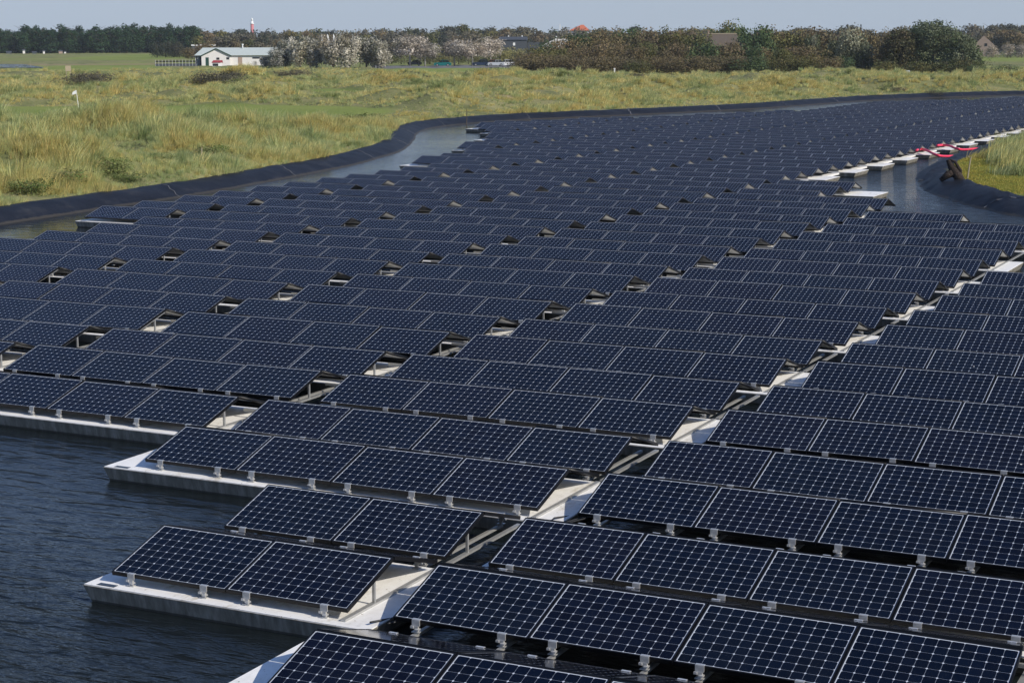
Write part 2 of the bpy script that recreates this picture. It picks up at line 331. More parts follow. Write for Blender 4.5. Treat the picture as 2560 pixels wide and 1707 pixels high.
def fastmesh(name,V,Q,mats,smooth=False):
    me=bpy.data.meshes.new(name); k=Q.shape[1]; me.vertices.add(len(V)); me.vertices.foreach_set('co',np.asarray(V,np.float32).ravel())
    me.loops.add(Q.size); me.loops.foreach_set('vertex_index',Q.ravel().astype(np.int32))
    me.polygons.add(len(Q)); me.polygons.foreach_set('loop_start',np.arange(0,Q.size,k,dtype=np.int32)); me.polygons.foreach_set('loop_total',np.full(len(Q),k,np.int32))
    for m in mats: me.materials.append(m)
    if smooth: me.polygons.foreach_set('use_smooth',np.ones(len(Q),bool))
    me.update(calc_edges=True); me.validate(); return me
me=fastmesh('ground',vs,q[:,::-1],[M['ground']],True)
ca=me.color_attributes.new('zone','FLOAT_COLOR','POINT')
zc=np.ones((nr*nc,4),np.float32); far_=sm(330,400,np.hypot(X-CP[0],Y-CP[1]))*np.array([1.0 if noise.noise((x*.02,y*.02,1.1))>-.12 else .15 for x,y in zip(X.ravel(),Y.ravel())]).reshape(X.shape)*.5; zc[:,0]=np.maximum(np.maximum(lm,pl*.6),far_).ravel(); zc[:,1]=so.ravel()*.85; zc[:,2]=rd.ravel(); ca.data.foreach_set('color',zc.ravel())
tag(link('ground',me),kind='structure')
# water surface: one sheet inside the banks
C0=POND.mean(0)
def offset(poly,dist):
    n=len(poly); out=[]
    area=sum(poly[i-1][0]*poly[i][1]-poly[i][0]*poly[i-1][1] for i in range(n)); sg=1 if area>0 else -1
    for i in range(n):
        t=poly[(i+1)%n]-poly[i-1]; t=t/np.hypot(*t); nrm=np.array([t[1],-t[0]])*sg; out.append(poly[i]+nrm*dist)
    return np.array(out)
wp=offset(POND,.35); b=bmesh.new(); vv=[b.verts.new((x,y,0)) for x,y in wp]; f=b.faces.new(vv); bmesh.ops.triangulate(b,faces=[f]); 
me=bpy.data.meshes.new('pond_water'); b.normal_update()
for f in b.faces:
    if f.normal.z<0: f.normal_flip()
b.to_mesh(me); b.free(); me.materials.append(M['water']); tag(link('water',me),kind='structure')
p=[at(-60,430,-.45),at(110,425,-.45),at(60,480,-.45),at(-80,500,-.45)]
me=MB().add(p,[(0,1,2,3)]).mesh('far_pond',M['water']); tag(link('far_pond',me),kind='structure')

# ------------------------------------------------------------------ pond liner
def resample(poly,step):
    out=[]; n=len(poly)
    for i in range(n):
        a=poly[i]; b=poly[(i+1)%n]; L=np.hypot(*(b-a)); k=max(1,int(L/step))
        for j in range(k): out.append(a+(b-a)*j/k)
    return np.array(out)
RP=resample(POND,.22)
prof=[(-.7,-.35),(-.25,-.12),(0,.02),(.18,.12),(.38,.22),(.58,.31),(.80,.385),(1.02,.425),(1.25,.445),(1.42,.40),(1.55,.25)]
rings=[]; n=len(RP)
# accumulated length
cum=np.concatenate([[0],np.cumsum(np.hypot(*(np.roll(RP,-1,0)-RP).T))])[:n]
isp=np.array([(-9<p[0]<9 and 40<p[1]<125) for p in RP],float)
for k,(o,z) in enumerate(prof):
    r=offset(RP,o); w=np.array([noise.noise((c*.55+o*.9,o*.5,2.2)) for c in cum]); w2=np.array([noise.noise((c*2.3+o*1.2,o*1.4,5.2)) for c in cum])
    am=(.018+.03*isp)*(1 if 1<k<9 else .3); w3=np.array([noise.ridged_multi_fractal((c*.42+o*1.1,o*.25,9.1),1.0,2.0,3,1.0,2.0) for c in cum])-1.0
    zz=z+am*w*1.6+am*.6*w2+(isp*.11+.03)*w3*(1 if 1<k<9 else .3)+isp*.10*max(0,min(1,o/1.2)); rings.append(np.column_stack([r,zz]))
V=np.concatenate(rings); idx=np.arange(len(prof)*n).reshape(len(prof),n); nx=np.roll(idx,-1,1)
q=np.stack([idx[:-1],nx[:-1],nx[1:],idx[1:]],-1).reshape(-1,4)
lin=link('pond_liner',fastmesh('pond_liner',V,q,[M['liner']],True)); tag(lin,'dark blue-black plastic sheet lining the bank all round the pond','pond liner')
sb=MB(); pr=rings
for (a_,b_) in [(i,random.Random(i)) for i in range(20,n-20,50)]:
    if 15<RP[a_][0] or RP[a_][1]<15: continue
    j=a_; w=.02 if b_.random()>.12 else .05
    for k in range(2,8):
        p=Vector(pr[k][(j+(k-2)//2)%n]); q_=Vector(pr[k+1][(j+(k-1)//2)%n]); p.z+=.012; q_.z+=.012; sb.bar(p,q_,w,.012)
sm_=sb.build('seam',M['seam'],lin); sm_['label']='thin pale welded seams across the liner'; sm_['kind']='stuff'

# ------------------------------------------------------------------ solar field layout
TH=.29626; AA=2.12766; PP=4.5548; STEP=1.54252; UU=6.71537; DU=.01814; Z0=.33; E0=.0135
def vline(k): q,r=divmod(k-1,2); return q*PP+(AA if r else 0)
def start(k,c): return (c-1)*UU+DU*k
FIRST={0:(2,0),1:(1,2),2:(1,2),3:(1,0)}
for k in range(4,12): FIRST[k]=(-2,0) if k>5 else (-1,0)
for k in (12,13,14): FIRST[k]=(-2,0)
for k in range(15,27): FIRST[k]=(-3,2)
FIRST.update({27:(-3,0),28:(-3,0),29:(-3,0),30:(-3,0),31:(-4,3),32:(-4,2),33:(-4,2),34:(-4,2),35:(-4,1),36:(-4,0),37:(-4,0),38:(-5,3),39:(-5,2),40:(-5,1),41:(-5,0),
42:(-5,0),43:(-5,1),44:(-5,2),45:(-5,2),46:(-5,3),47:(-4,0),48:(-4,1),49:(-4,1),50:(-4,2),51:(-4,2),52:(-4,3),53:(-4,3)})
for k in range(54,64): FIRST[k]=(-3,0)
FIRST.update({64:(-3,1),65:(-3,2),66:(-3,3),67:(-2,0),68:(-2,0),69:(-2,1),70:(-2,1),71:(-2,2),72:(-2,3)})
def last(k):
    if k<10: return (4,3)
    if k<14: return (2,3)
    if k<19: return (1,3)
    if k==19: return (1,1)
    if k<22: return (0,3)
    if k<25: return (0,1)
    return (-1,3)
def slots():
    for k in range(0,73):
        for c in range(-5,5):
            for i in range(4):
                if FIRST[k]<=(c,i)<=last(k):
                    x,y,z=proj((start(k,c)+i*STEP+.75,vline(k)+.6,.5))
                    if z>1 and -420<x<3050 and y<2150: yield k,c,i
# panel mesh (local x along the row, y up the slope)
def panel_parts():
    g=bpy.data.meshes.new('glass'); x0,y0=(LP-CW)/2,(WP-CH)/2; x1,y1=x0+CW,y0+CH
    g.from_pydata([(x0,y0,.002),(x1,y0,.002),(x1,y1,.002),(x0,y1,.002),(x0,y0,-.008),(x1,y0,-.008),(x1,y1,-.008),(x0,y1,-.008)],[],[(0,1,2,3),(7,6,5,4)])
    g.materials.append(M['glass']); g.materials.append(M['back']); g.polygons[1].material_index=1
    uv=g.uv_layers.new(name='UVMap')
    for l,c in zip(uv.data,[(0,0),(1,0),(1,1),(0,1)]*2): l.uv=c
    g.update()
    f=MB(); w=(LP-CW)/2; h=.046
    f.box((0,0,.006-h),(LP,w,.006)); f.box((0,WP-w,.006-h),(LP,WP,.006)); f.box((0,w,.006-h),(w,WP-w,.006)); f.box((LP-w,w,.006-h),(LP,WP-w,.006))
    return g,f.mesh('frame',M['frame'])
GL,FR=panel_parts()
def clamp_mesh():
    # built in panel-local axes then counter-tilted so that its post stands upright
    b=MB(); c,s=math.cos(TH),math.sin(TH)
    def T(p): y,z=p[1],p[2]; return (p[0],y*c+z*s,-y*s+z*c)     # world-upright -> panel-local
    def bx(a,bb):
        n=MB().box(a,bb); b.add([T(v) for v in n.v],n.f)
    bx((-.045,-.012,-.052),(.045,.0,.012)); bx((-.045,.0,.008),(.045,.03,.016))
    bx((-.028,-.018,-.085),(.028,.012,-.052)); bx((-.055,-.03,-.078),(-.02,.0,-.055)); bx((.0,-.04,-.095),(.045,.015,-.080))
    bx((-.022,.0,-.115),(.022,.02,-.080)); bx((-.045,-.025,-.124),(.045,.05,-.115))
    return b.mesh('clamp',M['clamp'])
CL=clamp_mesh()
allp=list(slots()); rows={}
for k,c,i in allp: rows.setdefault(k,[]).append((c,i))
def pmat(k,c,i,back=False):
    u=start(k,c)+i*STEP+E0; v=vline(k)
    if not back: return Matrix.Translation((u,v+E0*math.cos(TH),Z0+E0*math.sin(TH)))@Matrix.Rotation(TH,4,'X')
    vb=v+2*(WP+E0)*math.cos(TH)+.02
    return Matrix.Translation((u+LP,vb,Z0+E0*math.sin(TH)))@Matrix.Rotation(PI,4,'Z')@Matrix.Rotation(TH,4,'X')
_pm=pmat
def pmat(k,c,i,back=False):
    q=random.Random(k*977+c*131+i*17+(5 if back else 0))
    return _pm(k,c,i,back)@Matrix.Rotation(q.gauss(0,.0035),4,'Y')@Matrix.Rotation(q.gauss(0,.004),4,'X')
def area(k,c,i):
    m=pmat(k,c,i); P=[]
    for x,y in ((0,0),(LP,0),(LP,WP),(0,WP)):
        a,b,_=proj(m@Vector((x,y,0))); P.append((min(max(a,0),2560),min(max(b,0),1707)))
    return abs(sum(P[j-1][0]*P[j][1]-P[j][0]*P[j-1][1] for j in range(4)))/2
backset=[(0,2,j) for j in range(4)]+[(0,3,j) for j in range(2)]+[(1,2,j) for j in range(4)]+[(2,2,j) for j in range(4)]+[(2,1,2),(2,1,3),(1,1,2),(1,1,3)]
backset=[b for b in backset if b in set(allp)]
front=sorted([(area(*p),p) for p in allp],reverse=True)
front=[p for a,p in front if a>60][:298-len(backset)]
indiv=set(front); bset=set(backset)
def solar_panel(k,c,i,back,label,group,clamps=True):
    o=empty('solar_panel'); mt=pmat(k,c,i,back); o.matrix_world=mt
    link('glass',GL,o); link('frame',FR,o)
    if clamps:
        for x in (.27,1.25): link('clamp',CL,o,(x,0,0))
    return tag(o,label,'solar panel',group)
for k in sorted(rows):
    vis=[(c,i) for c,i in sorted(rows[k]) if (k,c,i) in indiv]
    for n_,(c,i) in enumerate(vis):
        rown=f'{ordn(k+1)} row from the front'
        lab=f'{ordn(n_+1)} dark blue solar panel from the left, {rown}'
        solar_panel(k,c,i,False,lab,'dark blue panels tilted towards the viewer',clamps=k<14)
for n_,(k,c,i) in enumerate(backset):
    lab=f'{ordn([b for b in backset if b[0]==k].index((k,c,i))+1)} away-facing solar panel from the left, behind the {ordn(k+1)} front-facing row'
    solar_panel(k,c,i,True,lab,'panels tilted away from the viewer',clamps=True)
# the rest of the field as one object
def merge(name,items,mats,tmpl):
    """items: list of matrices; tmpl: (verts Nx3, quads Mx4, mat idx M, uv per loop or None)"""
    tv,tq,tm,tuv=tmpl; N=len(tv); K=len(items)
    Ms=np.array([np.array(m) for m in items]); V=np.einsum('kij,nj->kni',Ms[:,:3,:3],tv)+Ms[:,None,:3,3]
    Q=(tq[None]+(np.arange(K)*N)[:,None,None]).reshape(-1,4)
    me=fastmesh(name,V.reshape(-1,3),Q,mats); me.polygons.foreach_set('material_index',np.tile(tm,K).astype(np.int32))
    if tuv is not None:
        uv=me.uv_layers.new(name='UVMap'); uv.data.foreach_set('uv',np.tile(tuv.reshape(1,-1),(K,1)).ravel().astype(np.float32))
        at_=me.attributes.new('pid','FLOAT','FACE'); at_.data.foreach_set('value',np.repeat(np.arange(K)*3.0+1,len(tq)).astype(np.float32))
    me.update(); return me
def tm_arrays(meshes,order):
    V=[];Q=[];Mi=[];UV=[]; n=0
    for me,mi in meshes:
        v=np.array([x.co[:] for x in me.vertices]); q_=np.array([list(p.vertices) for p in me.polygons])
        V.append(v); Q.append(q_+n); n+=len(v); Mi+= [mi[p.material_index] for p in me.polygons]
        if me.uv_layers: UV+=[tuple(l.uv) for l in me.uv_layers[0].data]
        else: UV+=[(0,0)]*len(me.loops)
    return np.concatenate(V),np.concatenate(Q),np.array(Mi),np.array(UV)
tp=tm_arrays([(GL,[0,1]),(FR,[2])],None)
rest=[pmat(k,c,i) for k,c,i in allp if (k,c,i) not in indiv]+[pmat(k,c,i,True) for k,c,i in allp if (k,c,i) not in bset]
o=link('solar_panels',merge('solar_panels',rest,[M['glass'],M['back'],M['frame']],tp)); tag(o,'the far rows of dark blue solar panels covering the pond','solar panels','solar panels filling the pond','stuff')
# clamps and posts of the field behind (upright posts under every tent)
# ------------------------------------------------------------------ floats
def hull_meshes(L,shear=.12):
    D=2.25; zt=.205; e=.05
    a=MB(); 
    top=[(0,0),(L,0.0),(L,D),(0,D)]; bot=[(.20,.10),(L-.20,.10),(L-.20,D-.10),(.20,D-.10)]
    a.add([(x,y,zt-.012) for x,y in top]+[(x,y,-.25) for x,y in bot],[(3,2,1,0)[::-1],(0,4,5,1)[::-1][::-1],(1,5,6,2),(2,6,7,3),(3,7,4,0)])
    h=a.mesh('hull',M['hull'])
    d=MB().box((.012,.012,zt-.012),(L-.012,D-.012,zt)).mesh('deck',M['deck'])
    n=MB().box((.16,.04,zt-.03),(.40,.12,zt+.004)).mesh('socket_shade',M['dark'])  # solid dark block on the deck, its colour painting the shade of a recess
    return h,d,n
HC={}
def pontoon(k,c,u0,u1,label,group,lastc_arm=False):
    L=round(u1-u0,2)
    if L not in HC: HC[L]=hull_meshes(L)
    o=empty('concrete_float',(u0,vline(k)-.16,0)); link('hull',HC[L][0],o); link('deck',HC[L][1],o); link('socket_shade',HC[L][2],o)
    if lastc_arm: link('linking_arm',ARM,o,(L-1.0,2.25,0))
    return tag(o,label,'float',group)
ARM=MB().box((-.02,0,.11),(.30,2.25,.19)).mesh('linking_arm',M['deck'])
for k in sorted(rows):
    cs=sorted({c for c,i in rows[k]})
    for c in cs:
        if (k-c)%2: continue
        ii=[i for cc,i in rows[k] if cc==c]; i0,i1=min(ii),max(ii)
        u0=start(k,c)+i0*STEP-((.60 if (c<=1 or k==0) and (c,i0)==FIRST[k] else .22) if i0==0 else .26); u1=start(k,c)+i1*STEP+LP+(.38 if i1==3 else .6)
        lastc=(c==last(k)[0])
        if lastc and k>=19: u1+=.30 if k>=25 else .45
        edge=(k,c) in [(1,1),(3,1)] or (k>=12 and (c,i0)==FIRST[k])
        if (k,c)==(1,1): lab='long white-topped concrete float with a bare corner, nearest the viewer at left'
        elif (k,c)==(3,1): lab='second white-topped concrete float from the viewer, its corner jutting over open water'
        elif k==0: lab='pale float at the very bottom edge under the foremost panels'
        elif k==4 and c==0: lab='float with long grey side along the open water at the left edge'
        elif (c,i0)==FIRST[k] and k>=12: lab=f'pale float end under the leftmost panels of the {ordn(k+1)} row, by the left bank'
        elif lastc and k>=19: lab=f'white float poking into the open channel at the right end of the {ordn(k+1)} row'
        elif k<19: lab=f'white float in the {ordn(k+1)} row, showing in the {({1:"main",0:"left-hand",-1:"far left"}.get(c,"right-hand"))} zigzag gap between panel groups'
        else: lab='pale float mostly hidden under the distant rows of panels'
        pontoon(k,c,u0,u1,lab,'floats carrying the solar panels',lastc and k>=25)
# ------------------------------------------------------------------ mounting frames
def rails():
    a=MB(); a.box((-.022,-.38,.165),(.022,2.02,.20)); return a.mesh('rail',M['alu'])
def truss():
    a=MB(); r=1.02*math.cos(TH); top=Z0+1.02*math.sin(TH)-.05
    a.bar((0,.04,Z0-.03),(0,r-.02,top),.02,.02)
    a.bar((0,.62,.2),(0,.62,Z0+.15),.03,.03); return a.mesh('truss',M['alu'])
def crossbar(): return MB().box((-.15,1.36,Z0-.02),(.60,1.40,Z0+.02)).mesh('cross_bar',M['alu'])
RA,TRS,CB=rails(),truss(),crossbar()
FL=MB().box((-.03,-.02,.206),(.03,2.02,.232)).mesh('floor_rail',M['alu'])
farr=[];fart=[]
for k in sorted(rows):
    for c in sorted({c for c,i in rows[k]}):
        ii=sorted(i for cc,i in rows[k] if cc==c); u0=start(k,c); wet=(k-c)%2
        us=[u0+i*STEP+E0+x for i in ii for x in (.27,1.25)]
        ends=[u0+ii[0]*STEP+.06,u0+ii[-1]*STEP+LP-.02]
        if k<=16:
            o=empty('mounting_frame',(u0,vline(k),0))
            tag(o,f'grey metal mounting frame under the {ordn(k+1)} row of panels, {("far left","left","main","right-hand","far right","far right","far left")[c+1 if c>=-1 else 6]} panel group','mounting frame','metal frames under the panels')
            if k<=8 and wet and not (c==1 and k<5 and k%2==1):
                for u in us: link('rail',RA,o,(u-u0,0,0 if wet else .0))
            for e in ([] if c==1 and k>2 else ends[1:] if (c,ii[0])==FIRST[k] or c==2 else ends): link('truss',TRS,o,(e-u0,0,0))
            link('floor_rail',FL,o,(ends[1]-u0,0,0))
            if c!=1: link('cross_bar',CB,o,(ends[1]-u0,0,0))
        else: fart+= [Matrix.Translation((e-.02,vline(k),0)) for e in ends[:1]]
o=link('mounting_frames',merge('mounting_frames',fart,[M['alu']],tm_arrays([(TRS,[0])],None))); tag(o,'grey end frames under the distant rows of panels','mounting frames',None,'stuff')
# cables laid along the main gap
for q_,(off,lab) in enumerate([(-.05,'thin black cable along the main gap between panel groups, leftmost of three'),(.1,'thin black cable along the main gap, between two others'),(.2,'thin black cable looping along the main gap, nearest the right-hand panels')]):
    pts=[]
    for k in range(1,14):
        u=start(k,2)-.25+off; v=vline(k)
        on=(k-1)%2==0
        for s_ in range(6):
            t_=s_/6; vv=v+t_*(vline(k+1)-v)
            zz=.19+.02*q_ + (.0 if on else -.03)*math.sin(PI*t_)
            pts.append((u+.13*math.sin(PI*t_*1.0+q_)+.05*math.sin(k*2.1+q_),vv,zz+(.05 if s_==0 else 0)))
    tag(MB().tube(pts,.011,6).build('cable',M['cable'],smooth=True),lab,'cable','cables along the main gap')

# ------------------------------------------------------------------ foliage
def cards(P,Nrm,size,cols,up=.0,aspect=1.0,seed=1):
    r=np.random.default_rng(seed); n=len(P); d=r.normal(size=(n,3))*.6+Nrm; d/=np.linalg.norm(d,axis=1)[:,None]
    a=np.cross(d,r.normal(size=(n,3))); a/=np.linalg.norm(a,axis=1)[:,None]; b=np.cross(d,a)
    s=(size*(.6+.8*r.random(n)))[:,None]*.5
    if up: b=b*(1-up)+np.array([0,0,1.])*up; b/=np.linalg.norm(b,axis=1)[:,None]; a=np.cross(b,d); a/=np.linalg.norm(a,axis=1)[:,None]+1e-9
    V=np.stack([P-a*s-b*s*aspect*.3,P-a*s*.2-b*s*aspect,P+a*s+b*s*aspect*.2,P+b*s*aspect],1).reshape(-1,3)
    Q=np.arange(4*n).reshape(n,4); return V,Q,np.repeat(cols,4,0)
def crown_mesh(name,lobes,n,size,pal,seed,aspect=1.0,up=0.0,fill=.35):
    r=np.random.default_rng(seed); w=np.array([l[3]*l[4] for l in lobes]); w=w/w.sum(); P=[];Nn=[];C=[]
    pal=np.array(pal)
    for li,l in enumerate(lobes):
        m=int(n*w[li]); 
        if m<4: continue
        d=r.normal(size=(m,3)); d/=np.linalg.norm(d,axis=1)[:,None]; rad=(fill+(1-fill)*r.random(m)**.45)
        lump=1+.22*np.sin(d[:,0]*7+li)*np.sin(d[:,1]*6+2*li)+.18*np.sin(d[:,2]*9+li)
        p=d*rad[:,None]*lump[:,None]*np.array([l[3],l[3],l[4]])+np.array(l[:3]); P.append(p); Nn.append(d)
        base=pal[r.integers(len(pal))]*.6+pal[r.integers(len(pal))]*.4
        k=r.random(m)[:,None]; alt=pal[r.integers(len(pal),size=m)]; C.append((base*(1-.45*k)+alt*.45*k)*(.84+.32*r.random(m)[:,None]))
    P=np.concatenate(P);Nn=np.concatenate(Nn);C=np.concatenate(C); ok=P[:,2]>.05; P,Nn,C=P[ok],Nn[ok],C[ok]
    V,Q,c=cards(P,Nn,np.full(len(P),size),C,up,aspect,seed); me=fastmesh(name,V,Q,[M['leaf']])
    ca=me.color_attributes.new('tint','FLOAT_COLOR','POINT'); ca.data.foreach_set('color',np.column_stack([c,np.ones(len(c))]).astype(np.float32).ravel()); return me
def trunk_mesh(h,r,limbs,seed,matname='bark',lean=.0):
    q=random.Random(seed); b=MB(); pts=[(q.uniform(-.05,.05)*h*t+lean*t,q.uniform(-.04,.04)*h*t,h*t) for t in (0,.25,.5,.75,1)]
    b.tube(pts,[r*1.25,r,r*.8,r*.55,r*.2],7)
    for _ in range(limbs):
        t=q.uniform(.35,.85); a=q.uniform(0,2*PI); L=h*q.uniform(.25,.45); z=h*t
        b.tube([(0,0,z),(math.cos(a)*L*.5,math.sin(a)*L*.5,z+L*.35),(math.cos(a)*L,math.sin(a)*L,z+L*.6)],[r*.45,r*.3,r*.1],5)
    return b.mesh('trunk',M[matname],True)
PAL={'pine':[(.018,.034,.020),(.026,.045,.026),(.014,.026,.018),(.035,.055,.03)],
 'brown':[(.080,.060,.033),(.098,.072,.040),(.068,.060,.028),(.085,.076,.034),(.112,.085,.050)],
 'olive':[(.062,.066,.022),(.082,.076,.026),(.048,.058,.02),(.10,.08,.03),(.04,.05,.018)],
 'green':[(.04,.065,.026),(.055,.085,.033),(.075,.10,.045),(.035,.052,.024)],
 'silver':[(.50,.48,.42),(.42,.40,.34),(.14,.13,.08),(.07,.085,.045),(.58,.56,.50),(.22,.19,.14)],
 'silver2':[(.40,.35,.29),(.50,.46,.40),(.18,.14,.10),(.11,.10,.06),(.56,.52,.46)],
 'grey':[(.085,.08,.055),(.10,.09,.062),(.07,.075,.045),(.12,.105,.075),(.065,.06,.045)],
 'yellow':[(.26,.24,.10),(.20,.20,.08),(.30,.27,.13)],
 'dark':[(.035,.045,.03),(.045,.055,.035),(.06,.055,.04)],
 'heather':[(.075,.07,.05),(.055,.055,.035),(.10,.09,.065)]}
BR={'pine':1.25,'brown':1.9,'olive':1.85,'green':1.6,'silver':1.15,'silver2':1.2,'grey':1.5,'yellow':1.2,'dark':1.4,'heather':1.4}
for _k,_f in BR.items(): PAL[_k]=[tuple(v*_f for v in c_) for c_ in PAL[_k]]
protos={}
def proto(kind,var,h,w,n,size,shape='bush',pal=None,trunk='bark'):
    """one tree of a kind: crown and trunk meshes, kept so copies can share them"""
    key=(kind,var,h,w,n,size,str(pal)[:60])
    if key in protos: return protos[key]
    r=np.random.default_rng(var*17+sum(map(ord,kind))); L=[]
    if shape=='bush':
        for _ in range(10): a=r.random()*2*PI; q_=r.random()**.6*w*.34; z=h*(.22+.46*r.random()); L.append((math.cos(a)*q_,math.sin(a)*q_,z,w*(.17+.12*r.random()),h*(.17+.13*r.random())))
        L.append((0,0,h*.42,w*.36,h*.40)); L.append((0,0,h*.2,w*.45,h*.22))
    elif shape=='dome':
        for _ in range(34):
            a=r.random()*2*PI; el=math.asin(r.random()**.8); q_=w*.34*math.cos(el); L.append((math.cos(a)*q_,math.sin(a)*q_,h*.10+h*.66*math.sin(el),w*(.09+.06*r.random()),h*(.11+.07*r.random())))
        L.append((0,0,h*.36,w*.34,h*.40)); L.append((0,0,h*.12,w*.44,h*.14))
    elif shape=='round':
        for _ in range(12): a=r.random()*2*PI; q_=r.random()**.5*w*.32; z=h*(.42+.38*r.random()); L.append((math.cos(a)*q_,math.sin(a)*q_,z,w*(.14+.12*r.random()),h*(.12+.10*r.random())))
        L.append((0,0,h*.6,w*.33,h*.30))
    elif shape=='pine':
        for j in range(11): t_=j/10; a=r.random()*2*PI; q_=w*.18*(1-t_*.5); L.append((math.cos(a)*q_,math.sin(a)*q_,h*(.12+.76*t_),w*(.42-.18*t_)*(.8+.4*r.random()),h*.13))
    elif shape=='upright':
        for _ in range(14): a=r.random()*2*PI; q_=r.random()**.6*w*.33; z=h*(.15+.62*r.random()); L.append((math.cos(a)*q_,math.sin(a)*q_,z,w*(.10+.08*r.random()),h*(.16+.12*r.random())))
        L.append((0,0,h*.45,w*.30,h*.38))
    cm=crown_mesh('crown',L,n,size,pal or PAL[kind],var+5,1.25 if shape in('upright',) else 1.0,.45 if shape=='upright' else 0)
    tm=trunk_mesh(h*(.9 if shape in('round','pine') else .7),.028*h**.9,5,var,trunk); protos[key]=(cm,tm); return protos[key]
def plant(name,pr,loc,s,rot,label,cat,group,sz=1.0):
    o=empty(name,loc,rot); o.scale=(s,s,s*sz); link('crown',pr[0],o); link('trunk',pr[1],o); return tag(o,label,cat,group)
def put(name,kind,px,d,h,w=None,label='',cat='tree',group=None,shape='bush',n=2200,size=.34,var=None,nv=4,refh=8.0,refw=8.0,pal=None,z=None,trunk='bark'):
    v=var if var is not None else rnd.randrange(nv); pr=proto(kind+shape,v,refh,refw,n,size,shape,pal or PAL[kind],trunk)
    p=at(px,d); zz=hz(p.x,p.y)-.1 if z is None else z; w=w or h; s=w/refw
    return plant(name,pr,(p.x,p.y,zz),s,rnd.uniform(0,6.28),label,cat,group,h/refh/s)
GZ=-.6
PAL['pine']=[(v[0]*.85,v[1]*1.15,v[2]*.75) for v in PAL['pine']]
# pine wood, left
for row,(d,hh) in enumerate(((835,10.2),(850,11.0),(868,11.6))):
    x=-60+row*11
    while x<(486 if row==0 else 500):
        tall=1.0 if x<60 else (1.08 if x<300 else 1.13)
        put('pine_tree','pine',x,d+rnd.uniform(-5,5),hh*tall*rnd.uniform(.86,1.07),rnd.uniform(7.5,10),'dark green pine in the dense wood at far left','pine tree','pines of the wood at far left',shape='pine',n=1500,size=.55,refh=11,refw=7,z=GZ)
        x+=rnd.uniform(17,26)
for x in (392,412,428,446):
    put('leafy_tree','dark',x,640,rnd.uniform(6,7.5),6,'lighter green bushy tree standing in front of the pine wood','tree','lighter trees before the pine wood',z=GZ)
# distant mixed woods
def prof(px): return np.interp(px,[430,520,600,760,840,900,960,1010,1100,1160,1240,1300,1380,1500,1700,1900,2100,2230,2330,2450,2560,2700],[64,68,70,67,68,64,58,68,66,58,61,64,67,66,66,68,68,68,66,60,60,60])
for row,(d,dy,kinds) in enumerate(((980,0,('grey','olive','dark')),(900,6,('grey','brown','olive')),(760,16,('grey','brown','olive','dark')))):
    x=470+row*9
    while x<2680:
        if row==2 and 1330<x<2200: x+=60; continue
        y=prof(x)+dy+rnd.uniform(-2,7); h=(93-y)/F*d+CP[2]-GZ
        put('distant_tree',rnd.choice(kinds),x,d+rnd.uniform(-14,14),h,h*rnd.uniform(.85,1.25),'grey-brown broadleaf tree in the long distant wood on the skyline','tree','distant trees along the skyline',n=1500,size=.55,shape='round' if rnd.random()<.5 else 'bush',z=GZ)
        x+=rnd.uniform(26,44)
# mid distance scrub behind clubhouse and shrubs
x=470
while x<1340:
    y=rnd.uniform(96,108); d=590; h=(93-y)/F*d+CP[2]-GZ
    put('grey_tree',rnd.choice(('grey','brown','grey')),x,d+rnd.uniform(-20,20),h,h*rnd.uniform(1.1,1.5),'grey-brown bushy tree behind the clubhouse and car park','tree','grey-brown trees behind the clubhouse',n=1800,size=.42,z=GZ); x+=rnd.uniform(34,54)
# silver poplars
for px,d,h,w in ((664,420,3.0,3.6),(684,412,5.2,5.5),(712,416,6.8,7),(748,412,7.6,8),(790,414,8.0,8),(832,409,8.0,8.5),(872,410,8.0,8),(915,414,8.2,8),(952,412,7.3,6.5)):
    put('silver_poplar','silver',px,d,h,w,'broad poplar bush with pale silvery leaves right of the clubhouse','poplar','silvery poplar bushes right of the clubhouse',shape='upright',n=3400,size=.30)
for px,d,h,w in ((1024,436,7.6,9),(1062,436,6.6,7),(1136,438,7.3,8.5),(1180,438,7.3,8),(1226,444,7.4,8)):
    put('silver_poplar_tree','silver2',px,d,h,w,'pale pinkish-silver tree on a bare trunk beside the car park','poplar','silvery trees standing along the car park',shape='round',n=3200,size=.30,trunk='pale_bark')
for px,d,h,w in ((1098,470,5.5,7),(1250,462,5.0,9),(1290,466,4.6,7)):
    put('yellow_shrub','yellow',px,d,h,w,'yellow-green shrub behind the parked cars','shrub','yellow-green shrubs behind the cars',n=2000,size=.3,z=GZ)
for k_ in range(16):
    px=930+k_*24; put('hedge_shrub','olive',px,466,3.0,4.4,'low dark hedge shrub behind the car park','shrub','low hedge behind the car park',n=1200,size=.3,z=GZ)
# the big thicket right of centre
def ttop(px): return np.interp(px,[1290,1350,1400,1500,1600,1700,1800,1850,1950,2050,2150,2200],[112,98,84,70,66,62,58,54,62,62,66,74])
x=1335
while x<2225:
    d=378; h=((93-ttop(x)-rnd.uniform(-4,6))/F*d+CP[2]-GZ)*1.12
    kd=rnd.choice(('brown','olive','olive','green') if x<2060 else ('brown','grey','brown')); put('thicket_tree',kd,x,d+rnd.uniform(-8,8),h,h*rnd.uniform(.8,1.05),'tall olive-brown tree at the back of the big thicket','tree','tall trees of the thicket right of centre',n=3000,size=.32,z=GZ); x+=rnd.uniform(30,46)
x=1322
while x<2110:
    y=rnd.uniform(96,118)+ (16 if x<1400 else 0); d=352; h=((93-y)/F*d+CP[2]-GZ)*1.12
    put('brown_shrub',rnd.choice(('brown','brown','olive','brown') if x<1720 else ('brown','green','olive')),x,d+rnd.uniform(-7,7),h,h*rnd.uniform(1.0,1.35),'rounded reddish-brown shrub of the thicket right of centre','shrub','middle shrubs of the thicket',n=2800,size=.30,z=GZ); x+=rnd.uniform(34,50)
x=1300
